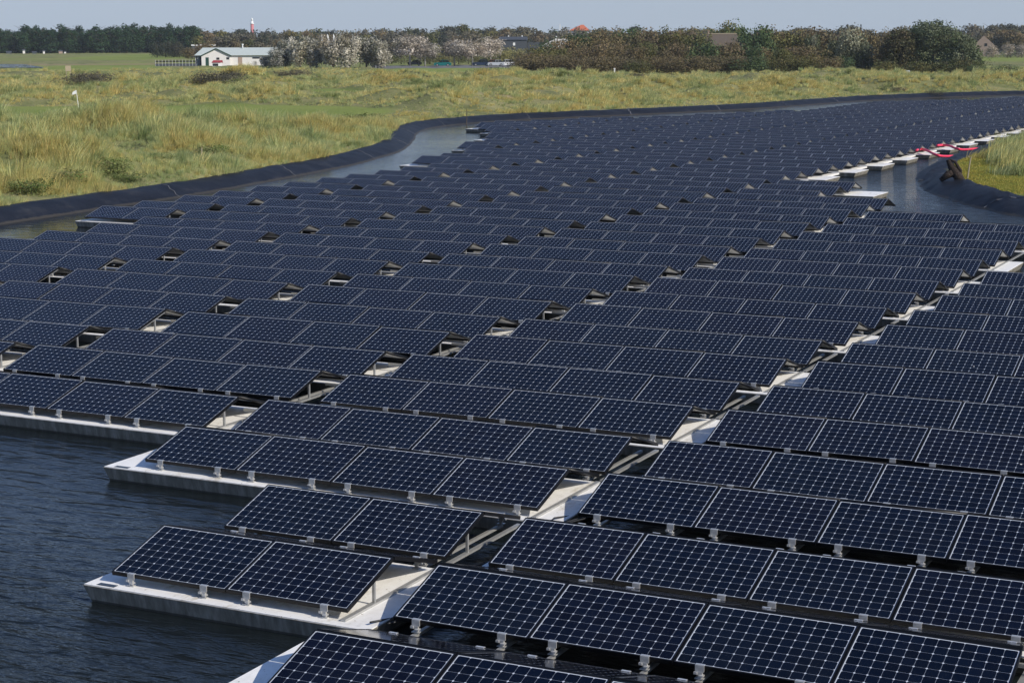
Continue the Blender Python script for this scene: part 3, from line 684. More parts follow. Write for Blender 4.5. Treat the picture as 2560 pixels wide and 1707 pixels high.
while x<2150:
    y=rnd.uniform(128,142); d=332; h=((93-y)/F*d+CP[2]-GZ)*1.12
    put('brown_shrub',rnd.choice(('brown','brown','olive') if x<1800 else ('olive','green','brown')),x,d+rnd.uniform(-5,5),h,h*rnd.uniform(1.3,1.9),'low brown shrub at the front edge of the thicket','shrub','front shrubs of the thicket',n=2400,size=.28,z=GZ); x+=rnd.uniform(30,46)
for px,d,h,w,lab in ((2120,352,9.0,8.5,'tall pale silver-leaved bush at the right end of the thicket'),(2160,350,6.4,6,'lower pale silver-leaved bush beside the tall silver one'),(2025,362,8.2,4.5,'slim silvery bush near the top of the thicket'),(2092,356,7.2,5,'silvery bush left of the tall silver one')):
    put('silver_bush','silver',px,d,h,w,lab,'bush','silver-leaved bushes of the thicket',shape='upright',n=3200,size=.28,pal=[(.40,.40,.30),(.30,.31,.22),(.08,.10,.045),(.06,.08,.035),(.12,.14,.07),(.05,.065,.03)],z=GZ,nv=4)
# big green tree right
GP=[(.055,.085,.034),(.075,.11,.045),(.11,.14,.065),(.20,.22,.14),(.08,.085,.04)]
put('green_tree','green',2335,352,11.4,18.5,'huge rounded green tree at right, tallest on the skyline','tree',None,shape='dome',n=17000,size=.30,var=2,refh=11,refw=17,pal=GP,z=GZ)
put('green_tree','green',2410,344,8.2,9,'green tree on the right flank of the huge green tree','tree',None,shape='dome',n=7000,size=.28,var=3,refh=8,refw=9,pal=GP,z=GZ)
put('brownish_tree','brown',2252,348,9.6,9.5,'brownish-green tree leaning into the left of the huge green tree','tree',None,shape='dome',n=7000,size=.28,var=4,refh=9,refw=9,pal=[(.10,.075,.04),(.085,.085,.04),(.13,.10,.055),(.08,.10,.04)],z=GZ)
put('brown_tree','brown',2235,362,10.2,7,'bare brownish tree left of the huge green tree','tree',None,z=GZ,n=3000,size=.28)
for px in (2210,2290,2370,2430):
    put('green_bush','olive',px,338,3.4,7,'low olive bush in front of the huge green tree','bush','low bushes before the huge green tree',n=2000,size=.28,z=GZ)
for px,h in ((2482,4.8),(2520,5.4),(2556,5.0)):
    put('silver_tree','silver2',px,600,h,6,'pale pinkish tree by the brick house at far right','tree','pale trees by the brick house',n=2400,size=.35,z=GZ)
for px,d,h,w in ((2480,330,2.2,4),(2530,318,2.6,5),(2445,332,2.6,5)):
    put('green_bush','green',px,d,h,w,'small green bush in the grass at far right','bush','small bushes at far right',n=1500,size=.25)
# dark heath shrubs among the dunes
for px,d,h,w in ((165,196,1.6,5),(195,190,1.9,5.5),(225,194,2.0,5.5),(255,200,2.0,5),(310,206,1.5,5),(345,210,1.5,5),(500,196,1.7,5),(540,194,1.9,6),(580,198,1.6,5),(700,230,1.4,6),(740,232,1.6,6),(60,186,1.2,5),(1180,238,2.0,5.5),(1215,236,2.2,5),(1250,238,2.2,5),(1290,240,1.8,5),(1560,232,1.4,6),(1600,228,1.3,5),(920,250,1.2,8),(980,250,1.1,8),(1900,215,.9,7),(1960,216,.9,6),(2250,195,.9,3),(2340,192,.9,3)):
    put('heath_shrub','heather',px,d,h,w,'low dark grey-green shrub among the pale dune grass','shrub','dark shrubs among the dunes',n=1500,size=.16,refh=4,refw=6)
for px,d,h,w in ((15,64,.8,2.6),(60,65,.9,2.6),(110,67,.9,2.4),(165,69,.8,2.4),(235,71,.7,2.2),(185,66,.5,1.8),(270,75,.8,2.2),(310,74,.5,1.6),(470,82,.6,2),(520,86,.6,2),(400,78,.5,1.6),(60,69,.8,2),(140,72,.9,2.2),(880,122,.9,3),(860,124,.7,2.6),(930,128,.6,2.6),(690,100,.5,2)):
    c_=at(px,d)
    if sdist(np.array([c_.x]),np.array([c_.y]))[0]<2.4: continue
    put('green_bramble','green',px,d,h,w,'low green bramble among the grass near the left bank','bramble','green brambles above the left bank',n=1500,size=.11,refh=2,refw=3,pal=[(.09,.14,.035),(.13,.19,.05),(.07,.10,.03),(.19,.22,.08),(.22,.2,.1)])

# ------------------------------------------------------------------ marram grass tufts (uncountable)
def tuft_mesh(seed,nb,h,spread,lean,width,pal):
    r=np.random.default_rng(seed); V=[];Q=[];C=[]
    pal=np.clip(np.array(pal)*(1.28,1.22,.98),0,.85)
    for j in range(nb):
        a=r.random()*2*PI; q_=spread*r.random()**.7; x,y=math.cos(a)*q_,math.sin(a)*q_; hh=h*(.55+.55*r.random()); b=r.random()*2*PI
        ox,oy=math.cos(a)*hh*.28*r.random()+lean*hh*.45*(.5+r.random()),math.sin(a)*hh*.28*r.random()+r.normal()*.08*hh
        wx,wy=math.cos(b)*width/2,math.sin(b)*width/2; n=len(V)
        for t_,w_ in ((0,1.0),(.45,.9),(.8,.6),(1.0,.12)):
            px,py,pz=x+ox*t_**1.7,y+oy*t_**1.7,hh*(t_-.18*t_*t_*abs(lean))
            V+=[(px-wx*w_,py-wy*w_,pz-.04),(px+wx*w_,py+wy*w_,pz-.04)]
        Q+=[(n,n+1,n+3,n+2),(n+2,n+3,n+5,n+4),(n+4,n+5,n+7,n+6)]
        c=np.array(pal[r.integers(len(pal))])*(.75+.5*r.random()); C+=[c]*8
    me=fastmesh('grass_tuft',np.array(V),np.array(Q),[M['grass']]); C=np.array(C)
    ca=me.color_attributes.new('tint','FLOAT_COLOR','POINT'); ca.data.foreach_set('color',np.column_stack([C,np.ones(len(C))]).astype(np.float32).ravel()); return me
STRAW=[(.52,.47,.29),(.44,.43,.26),(.38,.39,.23),(.62,.54,.36),(.31,.33,.19),(.44,.44,.30)]
GREEN=[(.25,.31,.17),(.30,.35,.21),(.34,.37,.22),(.40,.40,.22)]
SHORT=[(.20,.21,.06),(.27,.25,.08),(.34,.29,.12),(.17,.20,.055)]
variants=[tuft_mesh(1,60,.80,.38,.8,.018,STRAW),tuft_mesh(2,60,.72,.40,.7,.018,GREEN),tuft_mesh(3,60,.60,.45,1.0,.018,STRAW),tuft_mesh(4,50,1.0,.30,.7,.018,GREEN+STRAW),
 tuft_mesh(5,60,1.05,.45,.8,.034,STRAW),tuft_mesh(6,60,.95,.5,.9,.034,GREEN+STRAW),tuft_mesh(7,60,.11,.38,.3,.014,SHORT)]
vobj=[bpy.data.objects.new('grass_tuft',v) for v in variants]
def scatter(name,pts,vo,label):
    P=np.array([p[:3] for p in pts],np.float32); me=bpy.data.meshes.new(name); me.vertices.add(len(P)); me.vertices.foreach_set('co',P.ravel())
    a=me.attributes.new('rz','FLOAT','POINT'); a.data.foreach_set('value',np.array([p[3] for p in pts],np.float32))
    a=me.attributes.new('sc','FLOAT','POINT'); a.data.foreach_set('value',np.array([p[4] for p in pts],np.float32)); me.update()
    o=link(name,me); g=bpy.data.node_groups.new(name,'GeometryNodeTree')
    g.interface.new_socket('Geometry',in_out='INPUT',socket_type='NodeSocketGeometry'); g.interface.new_socket('Geometry',in_out='OUTPUT',socket_type='NodeSocketGeometry')
    gi=g.nodes.new('NodeGroupInput'); go=g.nodes.new('NodeGroupOutput'); ip=g.nodes.new('GeometryNodeInstanceOnPoints'); oi=g.nodes.new('GeometryNodeObjectInfo')
    oi.inputs['Object'].default_value=vo; oi.inputs['As Instance'].default_value=True
    r1=g.nodes.new('GeometryNodeInputNamedAttribute'); r1.data_type='FLOAT'; r1.inputs['Name'].default_value='rz'
    r2=g.nodes.new('GeometryNodeInputNamedAttribute'); r2.data_type='FLOAT'; r2.inputs['Name'].default_value='sc'
    cx=g.nodes.new('ShaderNodeCombineXYZ'); L=g.links.new
    L(r1.outputs['Attribute'],cx.inputs[2]); L(gi.outputs[0],ip.inputs['Points']); L(oi.outputs['Geometry'],ip.inputs['Instance'])
    L(cx.outputs[0],ip.inputs['Rotation']); L(r2.outputs['Attribute'],ip.inputs['Scale']); L(ip.outputs[0],go.inputs[0])
    md=o.modifiers.new('grass','NODES'); md.node_group=g; tag(o,label,'grass',None,'stuff'); return o
rg=np.random.default_rng(11)
def sample(n,d0,d1,a0,a1):
    a=VA+np.radians(a0+(a1-a0)*rg.random(n)); d=np.sqrt(d0**2+(d1**2-d0**2)*rg.random(n)); return CP[0]+np.sin(a)*d,CP[1]+np.cos(a)*d
buckets={i:[] for i in range(7)}
WIND=0.2
for n,d0,d1,sc,vs_ in ((110000,52,130,.56,(0,1,2,3)),(52000,130,235,.52,(4,5)),(26000,235,400,.55,(4,5)),):
    X,Y=sample(n,d0,d1,-19,19); s=sdist(X,Y); lm=lawnmask(X,Y); pl=sdist(X,Y,PENLAWN); so=spots(X,Y,SOIL); rd=sdist(X,Y,ROAD)
    dd=np.hypot(X-CP[0],Y-CP[1]); clump=np.array([noise.noise((x*.30,y*.30,4.4)) for x,y in zip(X,Y)])
    keep=(s>1.3)&(lm<.25)&(pl>0)&(so<.3+.7*rg.random(n))&(rd>2)&(clump>-.55+.15*rg.random(n))
    X,Y,s,clump=X[keep],Y[keep],s[keep],clump[keep]; Zt=heights(X,Y)
    LD=np.min([sdist(X,Y,g) for g in G],axis=0)
    for x,y,z,ss,cl,ll in zip(X,Y,Zt,s,clump,LD):
        dd0=d1-1; ll=max(0,ll)
        k_=sc*(.75+.5*rg.random())*(.6+.4*min(1,max(0,(ss-1.5)/4)))*max(.3,.8+1.5*cl)*max(.4,1+.22*rg.normal())
        k_=min(k_,(.82 if dd0<130 else .56)*(.8+.4*rg.random()))*(.35+.65*min(1,ll/7))
        if ll>9 and cl>.12 and rg.random()<.22: k_*=1.5
        buckets[vs_[rg.integers(len(vs_))]].append((x,y,z,rg.normal()*.95+WIND-.45,k_))
X,Y=sample(26000,60,115,8,19); pl=sdist(X,Y,PENLAWN); s=sdist(X,Y); k_=(s>1.5)&(s<30); X,Y,pl,s=X[k_],Y[k_],pl[k_],s[k_]; Zt=heights(X,Y)
for x,y,z,p_,ss in zip(X,Y,Zt,pl,s): buckets[6].append((x,y,z,rg.random()*6.28,.6+.8*rg.random()))
for px,d in ((2540,90),(2562,86),(2590,84),(2556,96),(2585,79),(2600,92)):
    c=at(px,d)
    for _ in range(50):
        x,y=c.x+rg.normal()*.55,c.y+rg.normal()*.7
        if sdist(np.array([x]),np.array([y]))[0]>1.6: buckets[int(rg.integers(4))].append((x,y,hz(x,y),rg.normal()*.5,1.1))
labs=['pale straw marram grass covering the dunes above the banks','grey-green marram grass mixed through the near dunes','bent straw-coloured grass across the near dunes','tall green-straw grass across the near dunes','coarse straw grass covering the farther dunes','green and straw grass covering the farther dunes','short green turf on the right-hand spit']
for i,b_ in buckets.items(): scatter('dune_grass' if i<6 else 'turf',b_,vobj[i],labs[i])

# ------------------------------------------------------------------ buildings (built facing the viewer, local x right, y away)
def face_rot(p): v=Vector((p.x-CP[0],p.y-CP[1])); return math.atan2(v.y,v.x)-PI/2
def anchor(name,px,d,z=GZ,turn=0.0):
    p=at(px,d); return empty(name,(p.x,p.y,z),face_rot(p)+turn)
# clubhouse: px 490-690 at 450 m, 0.1 m per px
S=450/F
o=anchor('clubhouse',574,450); tag(o,'long low white clubhouse with pale roof and green-edged front gable','building')
MB().box((-6.9,.0,0),(13.2,8,2.55)).build('wall',M['wall'],o)
MB().add([(-6.9,-2.0,0),(-.0,-2.0,0),(-.0,-2.0,2.45),(-3.4,-2.0,4.05),(-6.9,-2.0,2.45),(-6.9,.02,0),(0,.02,0),(0,.02,2.45),(-3.4,.02,4.05),(-6.9,.02,2.45)],[(0,1,2,3,4),(9,8,7,6,5),(1,6,7,2),(5,0,4,9)]).build('gable_wall',M['wall'],o)
rf=MB(); t_=.12
rf.add([(-8.7,-.5,2.5),(13.6,-.5,2.5),(13.6,4,4.35),(-6.6,4,4.35),(-8.7,8.5,2.5),(13.6,8.5,2.5)],[(0,1,2,3),(3,2,5,4),(0,3,4),(0,4,5,1)[::-1]])
rf.add([(-7.15,-2.25,2.42),(-3.4,-2.25,4.22),(-3.4,3.5,4.22),(-7.15,3.5,2.42),(.3,-2.25,2.42),(.3,3.5,2.42)],[(0,3,2,1)[::-1],(1,2,5,4)[::-1]])
r_=rf.build('roof',M['roof'],o)
MB().bar((-7.2,-2.3,2.36),(-3.4,-2.3,4.18),.08,.2).bar((-3.4,-2.3,4.18),(.35,-2.3,2.36),.08,.2).build('verge_board',M['dgreen'],r_)
MB().tube([(3.1,3.5,4.2),(3.1,3.5,5.0)],.14,8).tube([(3.1,3.5,5.0),(3.1,3.5,5.25)],.24,8).build('chimney',M['white'],r_)
MB().box((-5.9,-2.06,0),(-5.15,-2.0,2.05)).build('door',M['dgreen'],o)
MB().box((1.9,-.06,0),(2.9,-.0,2.1)).build('door',M['brick'],o)
for a,b_,c_,d_ in ((-3.3,-2.06,-2.6,1.5),(-.9,-2.06,-.25,1.55)): MB().box((a,b_,d_),(c_,-2.0,d_+.5)).build('window',M['dark'],o)
for a,c_,z0,z1 in ((5.4,7.2,1.7,2.0),(8.0,8.9,1.3,2.2),(9.3,10.0,1.3,2.2)): MB().box((a,-.06,z0),(c_,0,z1)).build('window',M['dark'],o)
for x in (-8.4,-8.0,-7.6): MB().box((x,.1,0),(x+.08,.2,2.5)).build('post',M['white'],o)
MB().box((-8.5,1.5,0),(-6.9,1.6,2.45)).build('side_panel',M['greyclad'],o)
o=anchor('shelter',541,440); o.scale=(.8,.8,.9); tag(o,'small white kiosk with a red pitched roof before the clubhouse','kiosk')
MB().box((-1.5,0,0),(1.3,1.8,1.0)).build('wall',M['white'],o); MB().box((-1.35,-.03,.1),(.3,-.0,.75)).build('opening',M['dark'],o)
MB().add([(-1.7,-.2,1.0),(1.1,-.2,1.0),(1.6,1.0,1.62),(-1.1,1.0,1.62),(1.75,2.0,.9),(-1.4,2.0,1.0)],[(0,1,2,3),(3,2,4,5),(1,4,2)]).build('roof',M['redroof'],o)
# palisade fence left of the clubhouse
for n_,(px,w) in enumerate(((438,9.2),)):
    o=anchor('terrace_fence',px,446); tag(o,'row of thin white posts and dark screen left of the clubhouse','fence')
    for q_ in range(13): MB().box((-4.9+q_*.8,0,0),(-4.85+q_*.8,.05,1.5)).build('post',M['white'],o)
    MB().box((-5,.1,0),(5.0,.15,.62)).build('screen',M['greyclad'],o); MB().box((-5,.12,1.0),(5.0,.15,1.3)).build('glass_screen',M['carglass'],o)
put('dark_bush','dark',638,446,1.6,2.2,'small dark green bush against the clubhouse wall','bush',None,n=1200,size=.2,z=GZ)
# lighthouse
o=anchor('lighthouse',631,1800,-.6); tag(o,'distant red lighthouse with white lantern above the treeline','lighthouse')
MB().tube([(0,0,0),(0,0,19.6)],[2.0,1.5],20).build('tower',M['lh_red'],o,True)
MB().tube([(0,0,19.6),(0,0,20.6),(0,0,20.62),(0,0,22.6)],[1.9,1.9,1.2,1.2],20).build('gallery',M['white'],o,True)
MB().tube([(0,0,22.6),(0,0,24.6),(0,0,25.8)],[1.0,.8,.08],16).build('lantern',M['white'],o,True)
# orange roofed house
o=anchor('orange_roof_house',1450,1010,.2); tag(o,'house whose bright orange hipped roof shows above the treeline','house')
MB().box((-5.4,.4,0),(4.6,8.6,9.7)).build('wall',M['wall'],o); MB().add([(-6.2,-.6,9.5),(5.4,-.6,9.5),(5.4,9.6,9.5),(-6.2,9.6,9.5),(.6,4.5,12.6),(2.0,4.5,12.6)],[(0,1,5,4),(1,2,5),(2,3,4,5),(3,0,4)]).build('roof',M['orange'],o)
MB().box((-11.3,2,8),(-10.9,2.4,13)).build('chimney',M['white'],o)
# white stepped building behind car park trees
o=anchor('white_house',1386,560,-.6); tag(o,'white house with a slanting gable just left of the thicket','house')
MB().add([(-3.6,0,0),(4.4,0,0),(4.4,0,6.2),(.2,0,6.2),(-3.6,0,4.3),(-3.6,6,0),(4.4,6,0),(4.4,6,6.2),(.2,6,6.2),(-3.6,6,4.3)],[(0,1,2,3,4),(9,8,7,6,5),(1,6,7,2),(2,7,8,3),(3,8,9,4),(4,9,5,0)]).build('wall',M['wall'],o)
MB().box((-1.2,-.05,4.2),(-.8,0,4.9)).build('window',M['dark'],o); MB().box((.4,2,6.2),(.8,2.4,7.0)).build('chimney',M['white'],o)
MB().box((-8.2,1.0,0),(-3.65,6,5.2)).build('side_wing',M['greyclad'],o)
o=anchor('grey_house',1284,585,-.6); tag(o,'dark grey house with one white-framed window behind the silvery trees','house')
MB().box((-4.5,0,0),(4.3,6,5.9)).build('wall',M['greyclad'],o); MB().box((-.2,-.05,4.1),(.5,0,5.0)).build('window',M['white'],o); MB().add([(-4.7,-.3,5.9),(4.5,-.3,5.9),(4.5,3,6.9),(-4.7,3,6.9),(4.5,6.3,5.9),(-4.7,6.3,5.9)],[(0,1,2,3),(3,2,4,5)]).build('roof',M['greyclad'],o)
for x in (-1.8,2.6): MB().box((x,3,6.8),(x+.35,3.4,7.3)).build('chimney',M['white'],o)
# thatched house within the thicket
o=anchor('thatched_house',1805,372,-.9); tag(o,'house with a brown thatched roof rising out of the thicket','house')
MB().box((-3.4,0,0),(3.6,5,4.6)).build('wall',M['brick'],o)
MB().add([(-3.9,-.5,5.2),(4.3,-.5,5.2),(4.3,5.6,5.2),(-3.9,5.6,5.2),(-3.0,2.5,7.7),(2.9,2.5,7.7)],[(0,1,5,4),(1,2,5),(2,3,4,5),(3,0,4)]).build('roof',M['thatch'],o)
MB().bar((-3.1,2.5,7.72),(3.0,2.5,7.72),.3,.2).build('ridge',M['wood'],o); MB().box((-2.9,2.6,7.5),(-2.5,3.0,8.3)).build('chimney',M['brick'],o)
# brick house far right
o=anchor('brick_house',2469,640,-.6); tag(o,'pale brick gabled house at far right beside the huge green tree','house')
MB().add([(-3.8,0,0),(2.6,0,0),(2.6,0,3.6),(-1.2,0,7.0),(-3.8,0,4.4),(-3.8,7,0),(2.6,7,0),(2.6,7,3.6),(-1.2,7,7.0),(-3.8,7,4.4)],[(0,1,2,3,4),(9,8,7,6,5),(1,6,7,2),(2,7,8,3),(3,8,9,4),(4,9,5,0)]).build('wall',M['brick'],o)
MB().box((-.9,-.05,3.4),(0,0,4.4)).build('window',M['dark'],o); MB().box((-.2,-.05,.4),(.9,0,1.4)).build('window',M['dark'],o)
# far sheds left, white roof line
o=anchor('long_shed',508,640,-.6); tag(o,'long flat white-roofed shed under the trees left of the clubhouse','shed')
MB().box((-4,0,0),(4,4,4.0)).build('wall',M['greyclad'],o); MB().box((-4.2,-.2,4.0),(4.2,4.2,4.35)).build('roof',M['white'],o)
cols=[M['wall'],M['brick'],M['greyclad'],M['redroof']]
for n_,(px,w,hh,cc,lab) in enumerate(((20,3,1.5,2,'grey hut under the pines at far left'),(58,1.3,2.6,0,'small white hut under the pines, second from the left'),(84,2.4,1.4,2,'dark low cabin between two white huts under the pines'),(108,1.1,2.0,0,'narrow white hut under the pines'),(150,2.2,2.0,1,'cream gabled hut at the edge of the pines'),(161,1.1,1.5,0,'tiny white hut rightmost under the pines'))):
    o=anchor('hut',px,815,-.6); o.scale=(.75,.8,.75); tag(o,lab,'hut'); MB().box((-w/2,0,0),(w/2,3,hh*.7)).build('wall',cols[cc],o)
    MB().add([(-w/2-.2,-.2,hh*.7),(w/2+.2,-.2,hh*.7),(w/2+.2,1.5,hh),(-w/2-.2,1.5,hh),(w/2+.2,3.2,hh*.7),(-w/2-.2,3.2,hh*.7)],[(0,1,2,3),(3,2,4,5),(1,4,2),(0,3,5)]).build('roof',M['greyclad'],o)
# feather flags above the poplars
for px,lab in ((803,'leftmost of three white feather flags above the silvery bushes'),(818,'middle one of three white feather flags above the silvery bushes'),(833,'rightmost of three white feather flags above the silvery bushes')):
    o=anchor('feather_flag',px,430,-.6); tag(o,lab,'flag','white feather flags'); MB().tube([(0,0,0),(0,0,7.6)],.035,6).build('pole',M['alu'],o)
    MB().add([(0.03,0,5.0),(.55,0,5.1),(.5,0,6.4),(.25,0,7.3),(.03,0,7.6),(0.03,.02,5.0),(.55,.02,5.1),(.5,.02,6.4),(.25,.02,7.3),(.03,.02,7.6)],[(0,1,2,3,4),(9,8,7,6,5),(0,5,6,1),(1,6,7,2),(2,7,8,3),(3,8,9,4)]).build('banner',M['white'],o)
# ------------------------------------------------------------------ cars
def car(px,d,paint,label,L=4.2,H=1.48,turn=0.0,rev=False,z=None):
    m=mat('car_paint',paint,.25,.6); o=anchor('parked_car',px,d,GZ if z is None else z,turn); tag(o,label,'car','cars in the car park')
    sx=-1 if rev else 1; W=1.75
    pb=[(-L/2,.35),(-L/2,.62),(-L/2+.12,.85),(-L*.22,.93),(L*.36,.95),(L/2-.03,.85),(L/2,.6),(L/2,.35),(L/2-.1,.22),(-L/2+.1,.22)]
    def ext(P,w0,w1=None):
        w1=w1 or w0; n=len(P); b=MB(); ym=[(w1 if z>.9 else w0)/2 for x,z in P]
        b.add([(sx*x,W/2-y,z) for (x,z),y in zip(P,ym)]+[(sx*x,W/2+y,z) for (x,z),y in zip(P,ym)],[tuple(range(n)),tuple(range(2*n-1,n-1,-1))]+[(i,i+n,(i+1)%n+n,(i+1)%n) for i in range(n)]); return b
    ext(pb,W,W*.94).build('body',m,o)
    ext([(-L*.22,.94),(-L*.07,H-.06),(L*.30,H-.05),(L*.42,.95)],W*.86,W*.72).build('window',M['carglass'],o)
    ext([(-L*.08,H-.07),(-L*.05,H),(L*.28,H),(L*.33,H-.09)],W*.7,W*.7).build('roof',m,o)
    b=MB()
    for xx in (-.02*L,.13*L): b.box((sx*xx-.03,W/2-W*.44,.93),(sx*xx+.03,W/2+W*.44,H-.06))
    b.build('pillar',m,o)
    for x in (-L*.31,L*.30):
        for y in (.06,W-.06):
            MB().tube([(sx*x,y-.1,.32),(sx*x,y+.1,.32)],.32,14).build('wheel',M['tyre'],o); 
    for x in (-L*.31,L*.30): MB().tube([(sx*x,-.06,.32),(sx*x,-.05,.32)],.18,10).build('rim',M['alu'],o)
    MB().box((sx*(-L/2)-.02,.12,.6),(sx*(-L/2)+.02,.45,.75)).build('headlight',M['white'],o); MB().box((sx*(-L/2)-.02,W-.45,.6),(sx*(-L/2)+.02,W-.12,.75)).build('headlight',M['white'],o)
car(1106,428,(.0,.12,.11),'teal hatchback parked alone left of the other cars',4.1,1.5)
car(1203,432,(.012,.022,.05),'dark blue car parked between the teal one and the silver one',4.3,1.6)
car(1228,436,(.18,.07,.03),'brown car half hidden behind the dark blue car',3.9,1.5)
car(1240,430,(.42,.44,.46),'silver car between the dark blue and the white estate',4.0,1.45)
car(1264,431,(.75,.75,.74),'white estate car, rightmost of the parked cars',4.5,1.5)
car(1036,440,(.012,.012,.014),'dark car under the silvery trees, leftmost of the parked cars',3.4,1.4)
# ------------------------------------------------------------------ small things
def gz(px,d): p=at(px,d); return hz(p.x,p.y)
o=anchor('golf_flag',185,146,gz(185,146)); tag(o,'white golf flag on a thin pole on the left-hand green','flag')
MB().tube([(.14,0,-.1),(0,0,1.5)],.022,6).build('pole',M['white'],o); MB().add([(-.02,0,1.5),(-.02,0,1.22),(-.34,.05,1.14),(-.28,.05,1.36),(-.02,.02,1.5),(-.02,.02,1.22),(-.34,.07,1.14),(-.28,.07,1.36)],[(0,3,2,1),(4,5,6,7)]).build('banner',M['white'],o)
o=anchor('signboard',167,246,gz(167,246)+.3); tag(o,'weathered grey square board standing in the dunes at left','sign'); MB().box((-.36,0,.3),(.36,.06,1.0)).build('board',M['wood'],o); MB().box((-.3,.06,-.6),(-.22,.12,.6)).build('post',M['wood'],o); MB().box((.22,.06,-.6),(.3,.12,.6)).build('post',M['wood'],o)
o=anchor('marker_post',1537,285,gz(1537,285)); tag(o,'slim white marker post before the brown thicket','post'); MB().box((-.1,0,0),(.1,.12,1.5)).build('post_shaft',M['white'],o); MB().box((-.14,-.02,1.5),(.14,.14,1.62)).build('post_cap',M['white'],o)
o=anchor('white_sign',2273,236,gz(2273,236)+.5); tag(o,'small white board standing on the dune at right','sign'); MB().box((-.24,0,.35),(.24,.05,1.0)).build('board',M['white'],o); MB().box((-.04,.05,-.7),(.04,.1,.5)).build('post',M['wood'],o); MB().box((-.18,-.01,.5),(.18,0,.56)).build('plate',M['alu'],o)
for px,d,h,lab in ((72,430,2.0,'thin wooden stake by the far left pond'),(1165,131,1.3,'dark thin stake at the end of the black bank'),(494,79,.75,'pale wooden stake in the grass above the left bank'),(456,118,1.0,'dark stake on the ridge below the green')):
    o=anchor('stake',px,d,gz(px,d)-.1); tag(o,lab,'stake'); MB().tube([(0,0,0),(.03,0,h)],[.035,.025],6).build('shaft',M['wood'] if 'pale' in lab or 'wooden' in lab else M['bark'],o)
o=anchor('stake',2436,76.5,.5); tag(o,'pale wooden stake standing in the turf right of the stump','stake'); MB().tube([(-.05,0,-.1),(.02,0,.55),(.06,.0,.83)],[.03,.028,.022],7).build('shaft',M['wood'],o); MB().tube([(.03,0,.78),(-.07,0,.86)],.012,5).build('twig',M['wood'],o)
# driftwood stump on the spit
o=anchor('tree_stump',2392,75.0,.44); tag(o,'dark upended driftwood stump on the bank of the spit','stump')
b=MB(); b.tube([(.42,0,-.05),(.22,.02,.25),(.0,.03,.55),(-.16,.0,.86)],[.17,.20,.15,.09],9); b.tube([(.05,0,.35),(-.18,.0,.22),(-.42,-.05,.02)],[.17,.14,.09],8); b.tube([(.3,.1,.1),(.36,.0,.42),(.12,-.02,.78),(-.12,-.02,.88)],[.06,.07,.06,.03],7); b.tube([(-.1,0,.3),(-.22,-.1,.4)],[.08,.02],6)
b.build('trunk',M['drift'],o,True)
# red hoses
def wpt(px,py,z):
    d=_fw*F+_r2*(px-1280)-_u2*(py-853.5); t_=(z-CP[2])/d[2]; return Vector(CP+t_*d)
def smooth_path(P,n=8):
    out=[]
    for i in range(len(P)-1):
        p0,p1,p2,p3=P[max(i-1,0)],P[i],P[i+1],P[min(i+2,len(P)-1)]
        for j in range(n):
            t_=j/n; out.append(.5*((2*p1)+(-p0+p2)*t_+(2*p0-5*p1+4*p2-p3)*t_**2+(-p0+3*p1-3*p2+p3)*t_**3))
    return out+[P[-1]]
h1=smooth_path([wpt(2291,376,.42),wpt(2304,373,.42),wpt(2318,377,.42),wpt(2330,383,.38),wpt(2342,388,.33),wpt(2354,390.5,.26),wpt(2368,391,.07),wpt(2394,390,.02)])
h2=smooth_path([wpt(2343,364,.42),wpt(2358,363,.42),wpt(2374,365,.42),wpt(2386,370,.38),wpt(2402,374,.33),wpt(2418,374,.12),wpt(2434,372.5,.05),wpt(2462,371,.04),wpt(2478,366,.06),wpt(2508,363,.30)])
tag(MB().tube(h1,.062,9).build('red_hose',M['red'],smooth=True),'bright red hose sagging from the floats into the water, nearer one','hose','red hoses')
tag(MB().tube(h2,.062,9).build('red_hose',M['red'],smooth=True),'longer red hose reaching across the channel to the grassy spit, farther one','hose','red hoses')

# ------------------------------------------------------------------ light, air, render settings
SUN_EL=R(34); sd=Vector((1.0,-.12,0)).normalized(); SUN_AZ=math.atan2(sd.x,sd.y)
w=bpy.data.worlds.new('World'); scene.world=w; w.use_nodes=True; nt=w.node_tree
sky=nt.nodes.new('ShaderNodeTexSky'); sky.sky_type='NISHITA'; sky.sun_disc=False; sky.sun_elevation=SUN_EL; sky.sun_rotation=SUN_AZ; sky.air_density=1.0; sky.dust_density=.4; sky.ozone_density=3.0
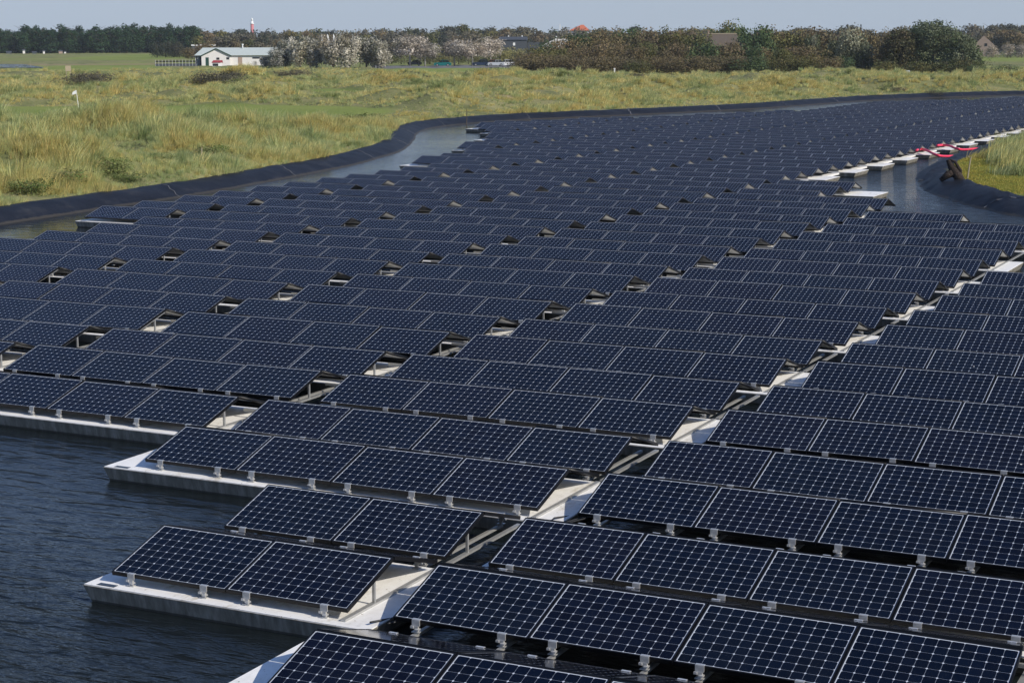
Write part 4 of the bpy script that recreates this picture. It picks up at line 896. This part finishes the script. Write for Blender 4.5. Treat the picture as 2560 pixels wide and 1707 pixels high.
# thin pale veil low in the sky, thinning upward
tc=nt.nodes.new('ShaderNodeTexCoord'); sp=nt.nodes.new('ShaderNodeSeparateXYZ'); nt.links.new(tc.outputs['Generated'],sp.inputs[0])
rp=nt.nodes.new('ShaderNodeValToRGB'); nt.links.new(sp.outputs[2],rp.inputs[0]); e=rp.color_ramp.elements; e[0].position=.0; e[0].color=(.92,)*3+(1,); e[1].position=.42; e[1].color=(.08,)*3+(1,); q_=e.new(.2); q_.color=(.42,)*3+(1,)
mxs=nt.nodes.new('ShaderNodeMix'); mxs.data_type='RGBA'; nt.links.new(rp.outputs[0],mxs.inputs[0]); hsv=nt.nodes.new('ShaderNodeMix'); hsv.data_type='RGBA'; hsv.blend_type='MULTIPLY'; hsv.inputs[0].default_value=1; nt.links.new(sky.outputs[0],hsv.inputs[6]); hsv.inputs[7].default_value=(1.0,1.24,1.66,1); nt.links.new(hsv.outputs[2],mxs.inputs[6]); mxs.inputs[7].default_value=(5.0,5.9,7.1,1)
nt.links.new(mxs.outputs[2],nt.nodes['Background'].inputs[0]); nt.nodes['Background'].inputs[1].default_value=.082
sl=bpy.data.lights.new('sun','SUN'); sl.energy=5.0; sl.angle=R(.5); sl.color=(1.0,.93,.82); so_=bpy.data.objects.new('sun',sl); COL.objects.link(so_)
v=Vector((sd.x*math.cos(SUN_EL),sd.y*math.cos(SUN_EL),math.sin(SUN_EL))); so_.rotation_euler=v.to_track_quat('Z','Y').to_euler(); so_.location=(60,-60,60)
hm=bpy.data.materials.new('haze'); hm.use_nodes=True; hn=hm.node_tree; hn.nodes.clear(); ho=hn.nodes.new('ShaderNodeOutputMaterial'); hv=hn.nodes.new('ShaderNodeVolumePrincipled')
hv.inputs['Color'].default_value=(.80,.87,.95,1); hv.inputs['Density'].default_value=.00009; hn.links.new(hv.outputs[0],ho.inputs['Volume'])
tag(MB().box((-3600,-900,-4),(3000,3900,190)).build('haze',hm),'thin pale haze over the land',None,None,'stuff')
scene.cycles.volume_bounces=0; scene.cycles.volume_step_rate=10
scene.view_settings.view_transform='Standard'; scene.view_settings.look='None'; scene.view_settings.exposure=0.0; scene.view_settings.gamma=1.0
scene.cycles.max_bounces=6; scene.cycles.diffuse_bounces=2; scene.cycles.glossy_bounces=4; scene.cycles.transparent_max_bounces=4
scene.cycles.use_adaptive_sampling=True
